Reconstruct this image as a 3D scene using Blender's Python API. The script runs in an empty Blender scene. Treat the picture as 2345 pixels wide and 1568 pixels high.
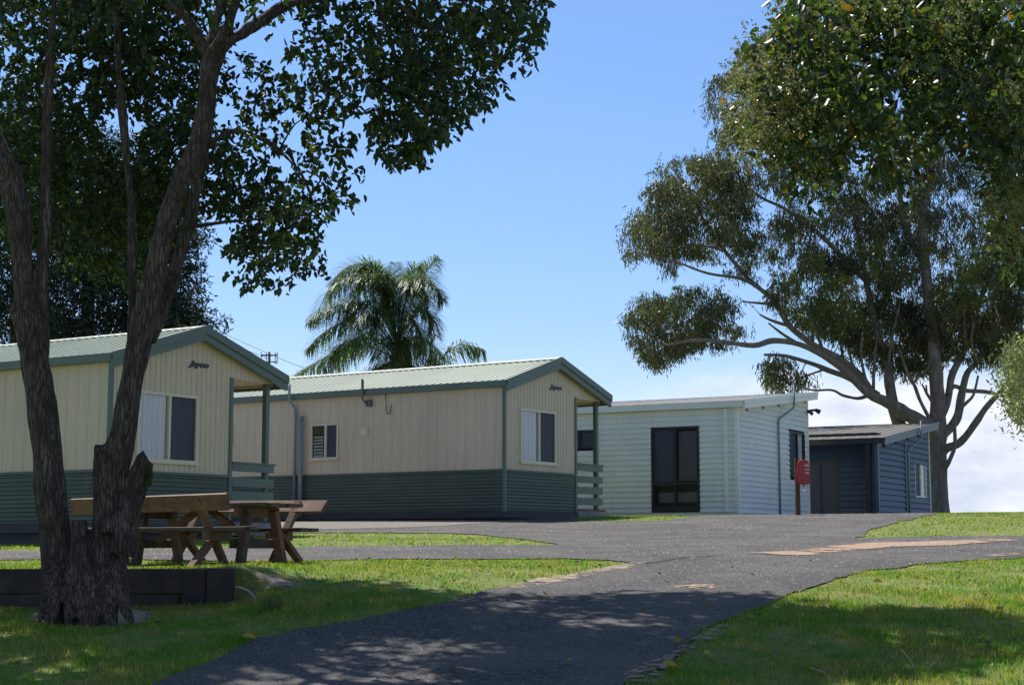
import bpy, math, random
import numpy as np
from mathutils import Vector, Matrix, noise
from mathutils.geometry import delaunay_2d_cdt
random.seed(7); RNG = np.random.default_rng(7)
sc = bpy.context.scene
COL = sc.collection
R = math.radians
# The eye of the photographer is the origin; the ground under it is 1.6 m lower.
# ------------------------------------------------------------------ view helpers (measuring only)
FP, TILT = 4800/1.2755, 0.123          # focal length in px of a 2345 px wide picture, upward tilt
def ray(u, v):
    a = (u-1172.5)/FP; b = (784-v)/FP; c, s = math.cos(TILT), math.sin(TILT)
    y = c-b*s
    return Vector((a/y, 1, (s+b*c)/y))
def P(u, v, Y): return ray(u, v)*Y
def px(Y): return Y/FP                  # metres per picture pixel at depth Y
def project(p):
    c, s = math.cos(TILT), math.sin(TILT)
    d = p[:, 1]*c+p[:, 2]*s; up = -p[:, 1]*s+p[:, 2]*c
    return 1172.5+FP*p[:, 0]/d, 784-FP*up/d
def in_poly(x, y, poly):
    x = np.asarray(x, float); y = np.asarray(y, float); r = np.zeros(x.shape, bool)
    n = len(poly); j = n-1
    for i in range(n):
        xi, yi = poly[i]; xj, yj = poly[j]
        if yi != yj:
            r ^= ((yi > y) != (yj > y)) & (x < (xj-xi)*(y-yi)/(yj-yi)+xi)
        j = i
    return r
# ------------------------------------------------------------------ tagging
def tag(o, label=None, cat=None, group=None, kind=None):
    if label: o['label'] = label
    if cat: o['category'] = cat
    if group: o['group'] = group
    if kind: o['kind'] = kind
    return o
def empty(name, loc, rz=0.0):
    o = bpy.data.objects.new(name, None); o.empty_display_size = .3
    COL.objects.link(o); o.location = loc; o.rotation_euler = (0, 0, rz)
    return o
def copy_tree(o, parent=None):
    c = o.copy(); COL.objects.link(c)
    if parent: c.parent = parent
    for ch in [x for x in sc.objects if x.parent == o]: copy_tree(ch, c)
    return c
# ------------------------------------------------------------------ materials
def new_mat(name):
    m = bpy.data.materials.new(name); m.use_nodes = True
    nt = m.node_tree; nt.nodes.clear()
    out = nt.nodes.new('ShaderNodeOutputMaterial')
    b = nt.nodes.new('ShaderNodeBsdfPrincipled')
    nt.links.new(b.outputs[0], out.inputs[0])
    return m, nt, b, out
def N(nt, typ, **kw):
    n = nt.nodes.new(typ)
    for k, v in kw.items():
        if k.startswith('i_'): n.inputs[k[2:].replace('_', ' ')].default_value = v
        else: setattr(n, k, v)
    return n
def ramp(nt, fac, stops):
    r = N(nt, 'ShaderNodeValToRGB'); e = r.color_ramp.elements
    while len(e) < len(stops): e.new(.5)
    for i, (p, c) in enumerate(stops):
        e[i].position = p; e[i].color = (*c, 1) if len(c) == 3 else c
    nt.links.new(fac, r.inputs[0]); return r.outputs[0]
def coords(nt, scale=(1, 1, 1), kind='Object'):
    tc = N(nt, 'ShaderNodeTexCoord'); mp = N(nt, 'ShaderNodeMapping')
    mp.inputs['Scale'].default_value = scale
    nt.links.new(tc.outputs[kind], mp.inputs[0]); return mp.outputs[0]
def nz(nt, vec, scale, detail=4, rough=.55, out='Fac'):
    n = N(nt, 'ShaderNodeTexNoise'); n.inputs['Scale'].default_value = scale
    n.inputs['Detail'].default_value = detail; n.inputs['Roughness'].default_value = rough
    nt.links.new(vec, n.inputs['Vector']); return n.outputs[out]
def mixc(nt, fac, a, b, mode='MIX'):
    m = N(nt, 'ShaderNodeMix', data_type='RGBA', blend_type=mode)
    for s, v in ((0, fac), (6, a), (7, b)):
        if hasattr(v, 'links'): nt.links.new(v, m.inputs[s])
        else: m.inputs[s].default_value = v if s == 0 or len(v) == 4 else (*v, 1)
    return m.outputs[2]
def bump(nt, h, strength, dist=.01):
    b = N(nt, 'ShaderNodeBump'); b.inputs['Strength'].default_value = strength
    b.inputs['Distance'].default_value = dist; nt.links.new(h, b.inputs['Height']); return b.outputs[0]
def simple(name, c, rough=.6, var=.12, scale=3, metal=0, spec=.5, stretch=(1, 1, 1), bmp=0, dirt=None, streak=0):
    m, nt, b, _ = new_mat(name)
    v = coords(nt, stretch); n = nz(nt, v, scale, 5)
    lo = tuple(x*(1-var) for x in c); hi = tuple(min(1, x*(1+var)) for x in c)
    col = ramp(nt, n, [(.3, lo), (.7, hi)])
    if dirt:
        n2 = nz(nt, v, scale*.35, 6, .7)
        f = ramp(nt, n2, [(.5, (0, 0, 0)), (.75, (dirt[1],)*3)])
        col = mixc(nt, f, col, dirt[0])
    if streak:
        vs = coords(nt, (7, 7, .35)); n3 = nz(nt, vs, 2.2, 6, .7); n4 = nz(nt, coords(nt, (.8, .8, .8)), 1.0, 5, .6)
        f3 = ramp(nt, n3, [(.48, (0, 0, 0)), (.72, (streak,)*3)]); col = mixc(nt, f3, col, tuple(x*.62 for x in c))
        f4 = ramp(nt, n4, [(.40, (0, 0, 0)), (.70, (streak*.7,)*3)]); col = mixc(nt, f4, col, tuple(x*.72 for x in c))
    nt.links.new(col, b.inputs['Base Color'])
    b.inputs['Roughness'].default_value = rough; b.inputs['Metallic'].default_value = metal
    b.inputs['Specular IOR Level'].default_value = spec
    if bmp:
        nt.links.new(bump(nt, nz(nt, v, scale*6, 3), bmp, .004), b.inputs['Normal'])
    return m
MT = {}
MT['beige'] = simple('painted_beige_cladding', (.66, .555, .40), .55, .05, 1.2, stretch=(1, 1, .35), dirt=((.44, .36, .25), .35), streak=.5)
MT['beige_frame'] = simple('beige_window_frame', (.70, .62, .45), .4, .05)
MT['green'] = simple('green_painted_metal', (.105, .150, .125), .45, .08, 2, dirt=((.10, .11, .10), .4))
MT['green_band'] = simple('green_corrugated_steel', (.078, .112, .090), .42, .10, 1.3, stretch=(1, 1, 3), dirt=((.10, .11, .10), .5), streak=.7)
MT['roof_green'] = simple('pale_green_roof_steel', (.39, .45, .36), .5, .07, 1.1, streak=.35, dirt=((.24, .27, .23), .5))
MT['plinth'] = simple('dark_grey_timber_plinth', (.060, .060, .066), .8, .25, 4, stretch=(.3, .3, 3), bmp=.4)
MT['concrete'] = simple('grey_deck_edge', (.22, .22, .24), .8, .15, 5, bmp=.3)
MT['brown_mat'] = simple('brown_deck_boards', (.075, .045, .035), .8, .25, 6)
MT['white_board'] = simple('off_white_weatherboard', (.80, .815, .79), .5, .04, 1.3, stretch=(1, 1, 2), dirt=((.58, .61, .55), .35), streak=.4)
MT['white_trim'] = simple('off_white_trim', (.81, .82, .76), .45, .05)
MT['white_metal'] = simple('white_metal_fascia', (.74, .76, .74), .4, .04)
MT['roof_grey'] = simple('grey_roof_steel', (.25, .24, .25), .6, .1, 1.2, dirt=((.18, .17, .17), .5))
MT['roof_dark'] = simple('dark_roof_steel', (.088, .082, .085), .7, .03, 1.2)
MT['navy_board'] = simple('slate_blue_weatherboard', (.032, .062, .115), .5, .08, 1.3, stretch=(1, 1, 2))
MT['navy_trim'] = simple('slate_blue_trim', (.065, .095, .135), .45, .06)
MT['charcoal'] = simple('charcoal_metal', (.018, .022, .028), .45, .15)
MT['pipe'] = simple('grey_pvc_pipe', (.24, .27, .32), .45, .08, 4)
MT['dark_pipe'] = simple('weathered_metal_pipe', (.13, .12, .12), .5, .2, 6)
MT['cable'] = simple('black_cable', (.02, .02, .02), .5, .1)
MT['curtain'] = simple('white_curtain_fabric', (.85, .86, .88), .85, .05, 9, stretch=(1, 1, .1))
MT['blind'] = simple('white_slatted_blind', (.66, .70, .66), .7, .05, 4)
MT['screen'] = simple('dark_fly_screen', (.040, .048, .075), .6, .2, 5, stretch=(3, 3, .3))
MT['lettering'] = simple('black_lettering', (.01, .012, .012), .4, .1)
MT['white_letter'] = simple('white_lettering', (.75, .72, .72), .5, .05)
MT['red'] = simple('red_plastic_cover', (.36, .012, .022), .38, .15, 5)
MT['post_wood'] = simple('stained_timber_post', (.10, .060, .028), .8, .3, 6, stretch=(3, 3, .4), bmp=.5)
MT['inside'] = simple('interior_painted_dark', (.05, .05, .055), .9, .1)  # dark colour stands in for the unlit cabin interiors
def wood(name, a, b_, c=None, rough=.75):
    m, nt, b, _ = new_mat(name)
    v = coords(nt, (1.2, 14, 14)); n = nz(nt, v, 3.2, 8, .7)
    v2 = coords(nt); n2 = nz(nt, v2, 5, 4)
    col = mixc(nt, ramp(nt, n2, [(.35, (0, 0, 0)), (.7, (1, 1, 1))]), ramp(nt, n, [(.3, a), (.7, b_)]), c or tuple(x*.6 for x in a))
    nt.links.new(col, b.inputs['Base Color']); b.inputs['Roughness'].default_value = rough
    nt.links.new(bump(nt, n, .6, .004), b.inputs['Normal']); return m
MT['table_wood'] = wood('red_brown_weathered_timber', (.115, .056, .030), (.27, .15, .088), (.075, .046, .030))
MT['grey_wood'] = wood('grey_brown_weathered_timber', (.065, .045, .034), (.15, .108, .078), (.04, .028, .022))
MT['sleeper'] = wood('dark_treated_sleeper', (.042, .032, .028), (.085, .066, .056), (.026, .021, .020), .85)
def glass_mat():
    m, nt, b, _ = new_mat('window_glass')
    b.inputs['Base Color'].default_value = (.9, .93, .95, 1)
    tr = N(nt, 'ShaderNodeBsdfTransparent'); gl = N(nt, 'ShaderNodeBsdfGlossy')
    gl.inputs['Roughness'].default_value = .03; tr.inputs[0].default_value = (.93, .95, .97, 1)
    fr = N(nt, 'ShaderNodeFresnel'); fr.inputs[0].default_value = 1.52
    mx = N(nt, 'ShaderNodeMixShader'); nt.links.new(fr.outputs[0], mx.inputs[0])
    nt.links.new(tr.outputs[0], mx.inputs[1]); nt.links.new(gl.outputs[0], mx.inputs[2])
    nt.links.new(mx.outputs[0], nt.nodes['Material Output'].inputs[0]); nt.nodes.remove(b)
    return m
MT['glass'] = glass_mat()
def bark_mat(name, a, b_, c, stretch=(9, 9, 1.4), strength=1.0, patch=None, crack=False):
    m, nt, b, _ = new_mat(name)
    v = coords(nt, stretch); n = nz(nt, v, 2.6, 9, .68)
    v2 = coords(nt, (1, 1, .6)); n2 = nz(nt, v2, 3.5, 6, .65); n3 = nz(nt, v2, 26, 3)
    col = ramp(nt, n, [(.32, a), (.52, b_), (.72, c)])
    if patch:
        col = mixc(nt, ramp(nt, n2, [(.50, (0, 0, 0)), (.60, (.8, .8, .8))]), col, patch)
    col = mixc(nt, ramp(nt, n3, [(.60, (0, 0, 0)), (.70, (.45, .45, .45))]), col, c)
    nt.links.new(col, b.inputs['Base Color']); b.inputs['Roughness'].default_value = .9
    b.inputs['Specular IOR Level'].default_value = .2
    h = n
    if crack:
        vo = N(nt, 'ShaderNodeTexVoronoi', feature='DISTANCE_TO_EDGE'); vo.inputs['Scale'].default_value = 1
        v4 = coords(nt, (40, 40, 5.0)); w_ = nz(nt, v4, 1.6, 4, .6, 'Color'); ad = N(nt, 'ShaderNodeVectorMath', operation='ADD')
        nt.links.new(v4, ad.inputs[0]); nt.links.new(w_, ad.inputs[1]); nt.links.new(ad.outputs[0], vo.inputs['Vector'])
        cr = ramp(nt, vo.outputs['Distance'], [(.0, (.25, .25, .25)), (.13, (1, 1, 1))])
        col = mixc(nt, cr, (a[0]*.85, a[1]*.85, a[2]*.85), col); nt.links.new(col, b.inputs['Base Color'])
        m_ = N(nt, 'ShaderNodeMath', operation='MULTIPLY'); nt.links.new(cr, m_.inputs[0]); nt.links.new(n, m_.inputs[1]); h = m_.outputs[0]
    nt.links.new(bump(nt, h, strength, .03), b.inputs['Normal']); return m
MT['bark'] = bark_mat('furrowed_grey_brown_bark', (.050, .037, .031), (.135, .104, .089), (.25, .21, .185), patch=(.082, .063, .052), strength=1.0, crack=True)
MT['bark_dark'] = bark_mat('dark_bark', (.02, .015, .012), (.045, .035, .028), (.08, .065, .055))
MT['gum_bark'] = bark_mat('smooth_grey_gum_bark', (.12, .095, .08), (.21, .175, .155), (.34, .30, .275), (3, 3, .8), .35, patch=(.20, .15, .125))
MT['palm_trunk'] = bark_mat('orange_brown_palm_trunk', (.10, .045, .02), (.22, .10, .04), (.32, .17, .08), (8, 8, 2))
MT['moss'] = simple('green_moss', (.045, .085, .02), .95, .5, 12, bmp=1)
def leaf_mat(name, stops, trans, tfac=.4, rough=.42, spec=.45):
    m, nt, b, out = new_mat(name)
    at = N(nt, 'ShaderNodeAttribute', attribute_name='rnd')
    col = ramp(nt, at.outputs['Fac'], stops)
    nt.links.new(col, b.inputs['Base Color']); b.inputs['Roughness'].default_value = rough
    b.inputs['Specular IOR Level'].default_value = spec
    t = N(nt, 'ShaderNodeBsdfTranslucent')
    nt.links.new(mixc(nt, 1.0, col, (*trans, 1), 'MULTIPLY'), t.inputs[0])
    mx = N(nt, 'ShaderNodeMixShader'); mx.inputs[0].default_value = tfac
    nt.links.new(b.outputs[0], mx.inputs[1]); nt.links.new(t.outputs[0], mx.inputs[2])
    nt.links.new(mx.outputs[0], out.inputs[0]); return m
MT['leaf'] = leaf_mat('broad_dark_green_leaves', [(0, (.016, .030, .012)), (.6, (.032, .055, .018)), (.93, (.055, .085, .02)), (1, (.15, .16, .02))], (2.1, 2.3, .9), .30, .36)
MT['leaf_right'] = leaf_mat('glossy_mid_green_leaves', [(0, (.018, .032, .011)), (.6, (.036, .062, .017)), (.9, (.065, .10, .024)), (.97, (.12, .10, .02)), (1, (.20, .10, .02))], (2.2, 2.4, 1.1), .34, .36, .5)
MT['blossom'] = leaf_mat('pale_yellow_green_blossom', [(0, (.10, .12, .04)), (.5, (.20, .21, .08)), (1, (.34, .33, .15))], (1.4, 1.4, 1.1), .35, .7)
MT['leaf_blossom_bush'] = leaf_mat('pale_olive_leaves', [(0, (.22, .26, .09)), (.6, (.40, .43, .18)), (1, (.55, .55, .32))], (1.4, 1.4, 1.0), .4, .6)
MT['leaf_gum'] = leaf_mat('grey_green_gum_leaves', [(0, (.042, .048, .030)), (.5, (.085, .094, .052)), (.85, (.14, .152, .065)), (1, (.15, .17, .03))], (1.7, 1.8, 1.0), .32, .42, .5)
MT['leaf_gum_new'] = leaf_mat('yellow_green_gum_leaves', [(0, (.05, .07, .018)), (1, (.12, .14, .03))], (1.8, 1.9, .8), .38, .42)
MT['leaf_evergreen'] = leaf_mat('blue_green_evergreen_needles', [(0, (.010, .022, .015)), (.7, (.020, .040, .028)), (1, (.035, .06, .035))], (1.5, 1.6, 1.2), .22, .6)
MT['leaf_palm'] = leaf_mat('green_palm_leaflets', [(0, (.05, .09, .045)), (.7, (.10, .155, .075)), (1, (.17, .21, .11))], (1.7, 1.8, .9), .4, .45, .4)
MT['leaf_palm_dry'] = leaf_mat('brown_dry_palm_leaflets', [(0, (.08, .055, .03)), (1, (.17, .12, .06))], (1.1, 1.1, .8), .2, .5)
MT['fallen'] = leaf_mat('yellow_fallen_leaf', [(0, (.38, .30, .04)), (1, (.45, .33, .06))], (1, 1, .6), .2, .5)
def grass_mat(name, base=False):
    m, nt, b, out = new_mat(name)
    v = coords(nt); big = nz(nt, v, .55, 5, .6); mid = nz(nt, v, 3.2, 5, .65)
    g = ramp(nt, big, [(.36, (.078, .215, .010)), (.54, (.125, .250, .018)), (.68, (.225, .262, .048))])
    y = ramp(nt, mid, [(.42, (0, 0, 0)), (.62, (.95, .95, .95))])
    col = mixc(nt, y, g, (.29, .29, .085))
    if base:
        fine = nz(nt, v, 45, 4, .7)
        col = mixc(nt, ramp(nt, fine, [(.35, (.15,)*3), (.65, (.65,)*3)]), col, (.125, .115, .04))
        dirtn = nz(nt, v, 1.4, 5, .7)
        col = mixc(nt, ramp(nt, dirtn, [(.60, (0, 0, 0)), (.72, (.7, .7, .7))]), col, (.21, .15, .095))
        nt.links.new(col, b.inputs['Base Color']); b.inputs['Roughness'].default_value = .95
        nt.links.new(bump(nt, fine, .8, .03), b.inputs['Normal'])
    else:
        at = N(nt, 'ShaderNodeAttribute', attribute_name='rnd')
        k = ramp(nt, at.outputs['Fac'], [(0, (.55, .55, .55)), (.8, (1.15, 1.15, 1.1)), (.93, (1.3, 1.2, 1.1)), (1, (2.2, 1.7, 2.0))])
        col = mixc(nt, 1.0, col, k, 'MULTIPLY')
        nt.links.new(col, b.inputs['Base Color']); b.inputs['Roughness'].default_value = .6
        b.inputs['Specular IOR Level'].default_value = .25
        t = N(nt, 'ShaderNodeBsdfTranslucent')
        nt.links.new(mixc(nt, 1.0, col, (1.9, 1.9, .9, 1), 'MULTIPLY'), t.inputs[0])
        mx = N(nt, 'ShaderNodeMixShader'); mx.inputs[0].default_value = .40
        nt.links.new(b.outputs[0], mx.inputs[1]); nt.links.new(t.outputs[0], mx.inputs[2])
        nt.links.new(mx.outputs[0], out.inputs[0])
    return m
MT['ground'] = grass_mat('turf_soil', True)
MT['grass'] = grass_mat('grass_blades')
def asphalt(name, a, b_, fleck, warm):
    m, nt, b, out = new_mat(name)
    v = coords(nt); f = nz(nt, v, 42, 4, .85); f2 = nz(nt, v, 17, 3, .8); big = nz(nt, v, .8, 5, .6)
    vo = N(nt, 'ShaderNodeTexVoronoi'); vo.inputs['Scale'].default_value = 55; nt.links.new(v, vo.inputs['Vector'])
    col = ramp(nt, f, [(.38, a), (.56, b_), (.66, fleck)])
    col = mixc(nt, ramp(nt, f2, [(.40, (.55,)*3), (.52, (0, 0, 0))]), col, a)
    col = mixc(nt, ramp(nt, f2, [(.60, (0,)*3), (.70, (.5,)*3)]), col, fleck)
    col = mixc(nt, ramp(nt, vo.outputs['Distance'], [(.10, (.55,)*3), (.30, (0, 0, 0))]), col, fleck)
    col = mixc(nt, ramp(nt, big, [(.42, (0, 0, 0)), (.62, (.7, .7, .7))]), col, warm)
    nt.links.new(col, b.inputs['Base Color']); b.inputs['Roughness'].default_value = .85
    b.inputs['Specular IOR Level'].default_value = .3
    nt.links.new(bump(nt, f, 1.0, .02), b.inputs['Normal']); return m
MT['asphalt'] = asphalt('worn_coarse_asphalt', (.022, .021, .024), (.108, .102, .106), (.32, .30, .29), (.15, .137, .130))
MT['gravel'] = asphalt('pale_gravel', (.13, .12, .11), (.26, .24, .22), (.42, .40, .37), (.22, .19, .16))
def patchy(m, wid, thr):
    nt = m.node_tree; out = [n for n in nt.nodes if n.type == 'OUTPUT_MATERIAL'][0]; src = out.inputs[0].links[0].from_socket
    at = N(nt, 'ShaderNodeAttribute', attribute_name='edge'); v = coords(nt); n = nz(nt, v, 14, 6, .8)
    a = N(nt, 'ShaderNodeMath', operation='DIVIDE'); nt.links.new(at.outputs['Fac'], a.inputs[0]); a.inputs[1].default_value = wid
    b = N(nt, 'ShaderNodeMath', operation='ADD'); b.use_clamp = False; nt.links.new(a.outputs[0], b.inputs[0]); nt.links.new(n, b.inputs[1])
    f = ramp(nt, b.outputs[0], [(thr, (0, 0, 0)), (min(1, thr+.05), (1, 1, 1))])
    t = N(nt, 'ShaderNodeBsdfTransparent'); mx = N(nt, 'ShaderNodeMixShader')
    nt.links.new(f, mx.inputs[0]); nt.links.new(t.outputs[0], mx.inputs[1]); nt.links.new(src, mx.inputs[2]); nt.links.new(mx.outputs[0], out.inputs[0]); return m
MT['dirt'] = patchy(simple('orange_dirt', (.33, .225, .16), .95, .45, 14, bmp=1), .62, .55)
MT['edge_dirt'] = patchy(simple('pale_verge_dirt', (.27, .215, .17), .95, .45, 14, bmp=1), .5, .52)
MT['gravel'] = patchy(MT['gravel'], 1.0, .50)
# ------------------------------------------------------------------ mesh builder
class MB:
    def __init__(s): s.v = []; s.f = []
    def add(s, vs, fs):
        o = len(s.v); s.v += [tuple(v) for v in vs]; s.f += [tuple(i+o for i in f) for f in fs]; return s
    def box(s, x0, x1, y0, y1, z0, z1):
        return s.add([(x0,y0,z0),(x1,y0,z0),(x1,y1,z0),(x0,y1,z0),(x0,y0,z1),(x1,y0,z1),(x1,y1,z1),(x0,y1,z1)],
              [(3,2,1,0),(4,5,6,7),(0,1,5,4),(1,2,6,5),(2,3,7,6),(3,0,4,7)])
    def quad(s, a, b, c, d): return s.add([a, b, c, d], [(0, 1, 2, 3)])
    def beam(s, p, q, w, h, up=(0, 0, 1), jit=0):
        p = Vector(p); q = Vector(q); d = (q-p).normalized(); up = Vector(up)
        sx = d.cross(up)
        if sx.length < 1e-4: sx = Vector((1, 0, 0))
        sx.normalize(); uz = sx.cross(d).normalized(); vs = []
        for c in (p, q):
            for i, j in ((-1, -1), (1, -1), (1, 1), (-1, 1)):
                vs.append(c+sx*(i*w/2)+uz*(j*h/2)+Vector([random.uniform(-jit, jit) for _ in range(3)]))
        return s.add(vs, [(3,2,1,0),(4,5,6,7),(0,1,5,4),(1,2,6,5),(2,3,7,6),(3,0,4,7)])
    def tube(s, pts, rad, n=8, cap=True, wob=0.0):
        pts = [Vector(p) for p in pts]
        if not hasattr(rad, '__len__'): rad = [rad]*len(pts)
        vs = []; fs = []; prev = None
        for i, p in enumerate(pts):
            t = (pts[min(i+1, len(pts)-1)]-pts[max(i-1, 0)])
            t = t.normalized() if t.length > 1e-9 else Vector((0, 0, 1))
            if prev is None:
                u = t.cross(Vector((0.3, 1, 0.1))).normalized()
            else:
                u = prev-t*prev.dot(t); u.normalize()
            prev = u; w = t.cross(u)
            for k in range(n):
                a = 2*math.pi*k/n; r = rad[i]
                if wob: r *= 1+wob*noise.noise(Vector((math.cos(a)*1.7, math.sin(a)*1.7, i*.35+p.z)))
                vs.append(p+(u*math.cos(a)+w*math.sin(a))*r)
        for i in range(len(pts)-1):
            for k in range(n):
                a = i*n+k; b = i*n+(k+1) % n; fs.append((a, b, b+n, a+n))
        if cap: fs.append(tuple(reversed(range(n)))); fs.append(tuple(range((len(pts)-1)*n, len(pts)*n)))
        return s.add(vs, fs)
    def build(s, name, mat, parent=None, smooth=False, bevel=0):
        me = bpy.data.meshes.new(name); me.from_pydata(s.v, [], s.f); me.update()
        me.materials.append(MT[mat] if isinstance(mat, str) else mat)
        if smooth: me.polygons.foreach_set('use_smooth', [True]*len(me.polygons))
        o = bpy.data.objects.new(name, me); COL.objects.link(o)
        if parent: o.parent = parent
        if bevel:
            b = o.modifiers.new('bevel', 'BEVEL'); b.width = bevel; b.segments = 2; b.limit_method = 'ANGLE'
        return o
def np_mesh(name, verts, faces, mat, parent=None, rnd=None, smooth=False):
    """verts (n,3), faces (m,k) arrays"""
    me = bpy.data.meshes.new(name); k = faces.shape[1]; m = len(faces)
    me.vertices.add(len(verts)); me.vertices.foreach_set('co', np.ascontiguousarray(verts, np.float32).ravel())
    me.loops.add(m*k); me.loops.foreach_set('vertex_index', np.ascontiguousarray(faces, np.int32).ravel())
    me.polygons.add(m); me.polygons.foreach_set('loop_start', np.arange(0, m*k, k, dtype=np.int32))
    me.update(calc_edges=True)
    me.materials.append(MT[mat] if isinstance(mat, str) else mat)
    if rnd is not None:
        a = me.attributes.new('rnd', 'FLOAT', 'FACE'); a.data.foreach_set('value', np.ascontiguousarray(rnd, np.float32))
    if smooth: me.polygons.foreach_set('use_smooth', np.ones(m, bool))
    o = bpy.data.objects.new(name, me); COL.objects.link(o)
    if parent: o.parent = parent
    return o
def spline(pts, sub=4):
    """pts: list of tuples of equal length -> Catmull-Rom resampled list"""
    p = [np.array(q, float) for q in pts]; out = []
    for i in range(len(p)-1):
        a = p[max(i-1, 0)]; b = p[i]; c = p[i+1]; d = p[min(i+2, len(p)-1)]
        for k in range(sub):
            t = k/sub
            out.append(.5*((2*b)+(-a+c)*t+(2*a-5*b+4*c-d)*t*t+(-a+3*b-3*c+d)*t**3))
    out.append(p[-1]); return out
# ------------------------------------------------------------------ terrain
BY = np.array([-30, 0, 3, 6, 9, 10.5, 12, 13.5, 14.5, 16, 19, 22.5, 26, 30, 34, 38, 42, 46, 52, 60, 80, 120, 250, 900.])
BZ = np.array([-2.4, -1.6, -1.43, -1.24, -1.02, -.89, -.725, -.577, -.476, -.36, -.207, -.07, .06, .25, .445, .626, .70, .72, .66, .5, -.5, -4, -16, -60.])
def smooth(a, b, x):
    t = np.clip((x-a)/(b-a), 0, 1); return t*t*(3-2*t)
def _base(Y):
    i = np.clip(np.searchsorted(BY, Y)-1, 0, len(BY)-2)
    m = np.gradient(BZ, BY)
    h = BY[i+1]-BY[i]; t = np.clip((Y-BY[i])/h, 0, 1)
    return ((2*t**3-3*t*t+1)*BZ[i]+(t**3-2*t*t+t)*h*m[i]+(-2*t**3+3*t*t)*BZ[i+1]+(t**3-t*t)*h*m[i+1])
def T(X, Y):
    X = np.asarray(X, float); Y = np.asarray(Y, float)
    z = _base(Y)
    z = z+np.where(X < 0, .018*np.maximum(X, -30)*smooth(16, 30, Y), .010*np.minimum(X, 40)*smooth(20, 34, Y))
    left = smooth(-1.7, -2.55, X)
    d_ = .02+1.3*smooth(-2.54, -1.9, X); st = smooth(0, 1, (Y-(15.04-d_))/(2*d_))
    z = z-.10*left*smooth(12.5, 15, Y)*(1-st)
    w = left*st*(1-smooth(17.5, 21, Y))
    z = z*(1-w)+w*(-.215+.012*(X+2.5))
    # shallow bank between the terrace and the road
    z = z+.07*np.exp(-((X+1.2)/1.3)**2)*np.exp(-((Y-16.2)/1.6)**2)
    z = z+.05*np.exp(-((X-3.4)/1.6)**2)*smooth(20, 15, Y)*smooth(9, 12, Y)
    z = z+.02*np.sin(X*1.3+Y*.7)*np.sin(Y*.9-X*.4)*smooth(5, 9, Y)*smooth(40, 25, Y)
    return z
def Tz(x, y): return float(T(np.array([x]), np.array([y]))[0])
def hit(u, v):
    r = ray(u, v); Ys = np.arange(6, 120, .02)
    d = T(r.x*Ys, Ys)-r.z*Ys
    k = np.argmax(d > 0) if (d > 0).any() else len(Ys)-1
    return float(r.x*Ys[k]), float(Ys[k])
# ------------------------------------------------------------------ ground sheets
def grid_mesh(name, xs, ys, mat, dz=0.0):
    X, Y = np.meshgrid(xs, ys); Z = T(X, Y)+dz
    v = np.stack([X, Y, Z], -1).reshape(-1, 3); nx, ny = len(xs), len(ys)
    i = (np.arange(ny-1)[:, None]*nx+np.arange(nx-1)[None]).ravel()
    return np_mesh(name, v, np.stack([i, i+1, i+nx+1, i+nx], 1), mat, smooth=True)
xs = np.concatenate([np.linspace(-500, -40, 14), np.arange(-36, -9, 1.0), np.arange(-9, 9, .16), np.arange(9, 36, 1.0), np.linspace(40, 500, 14)])
ys = np.concatenate([np.arange(-30, 6, 2.0), np.arange(6, 14.9, .16), [14.97, 15.0, 15.04, 15.1], np.arange(15.25, 24, .16), np.arange(24, 64, .5), np.arange(64, 120, 4), np.linspace(125, 800, 20)])
g = grid_mesh('ground', xs, ys, 'ground'); tag(g, 'gently rising grass and soil slope of the park', kind='structure')
def W(pts): return [hit(u, v) for u, v in pts]
right_edge = W([(1450,1568),(1500,1532),(1560,1488),(1650,1432),(1725,1397),(1800,1364),(1900,1334),(2000,1306),(2150,1290),(2345,1277)])
r0 = hit(1450, 1568)
upper_right = W([(2345,1227),(2200,1229),(2080,1230),(1960,1235),(1985,1218),(2030,1204)])
hillroad = [(9.6, 37.5), (10.6, 41), (11.5, 46), (13, 60), (8.0, 60), (7.2, 46), (5.6, 40.2), (4.4, 38.4)]
strip = W([(1518,1193),(1345,1194)])+[(1.2, 37.6), (.2, 35.9)]
gravel_top = [(-.3, 35.9), (-4, 38.4), (-8, 41.2), (-14, 45)]
leftfar = [(-16, 36), (-14.5, 27), (-12.5, 20.3)]
front_top = W([(0,1283),(400,1284),(800,1283),(1100,1281),(1294,1280),(1400,1284),(1455,1291)])
front_bot = W([(1400,1303),(1294,1322),(1220,1335),(1150,1347),(1100,1362),(1000,1386),(850,1413),(700,1441),(560,1480),(450,1516),(330,1568)])
road_outer = [(r0[0]+.0, 4.0)] + right_edge + [(13.0, right_edge[-1][1]+.8), (13.0, upper_right[0][1]+.5)] + upper_right + hillroad + strip + gravel_top + leftfar + front_top + front_bot + [(front_bot[-1][0]+.1, 4.0)]
island = W([(0,1262),(450,1257),(740,1252),(1000,1250),(1180,1250),(1277,1248),(1200,1236),(1095,1224),(900,1220),(740,1220)]) + [(-7.5, 31.5), (-12, 31.0), (-13.5, 26)]
def densify(poly, step, jit):
    out = []; n = len(poly)
    for i in range(n):
        a = np.array(poly[i]); b = np.array(poly[(i+1) % n]); L = np.linalg.norm(b-a); k = max(1, int(L/step))
        nrm = np.array([-(b-a)[1], (b-a)[0]])/max(L, 1e-6)
        for j in range(k):
            p = a+(b-a)*j/k
            q = (noise.noise(Vector((p[0]*1.1, p[1]*1.1, 0)))*2.2+noise.noise(Vector((p[0]*5, p[1]*5, 3))))*jit
            out.append(tuple(p+nrm*q))
    return out
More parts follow.
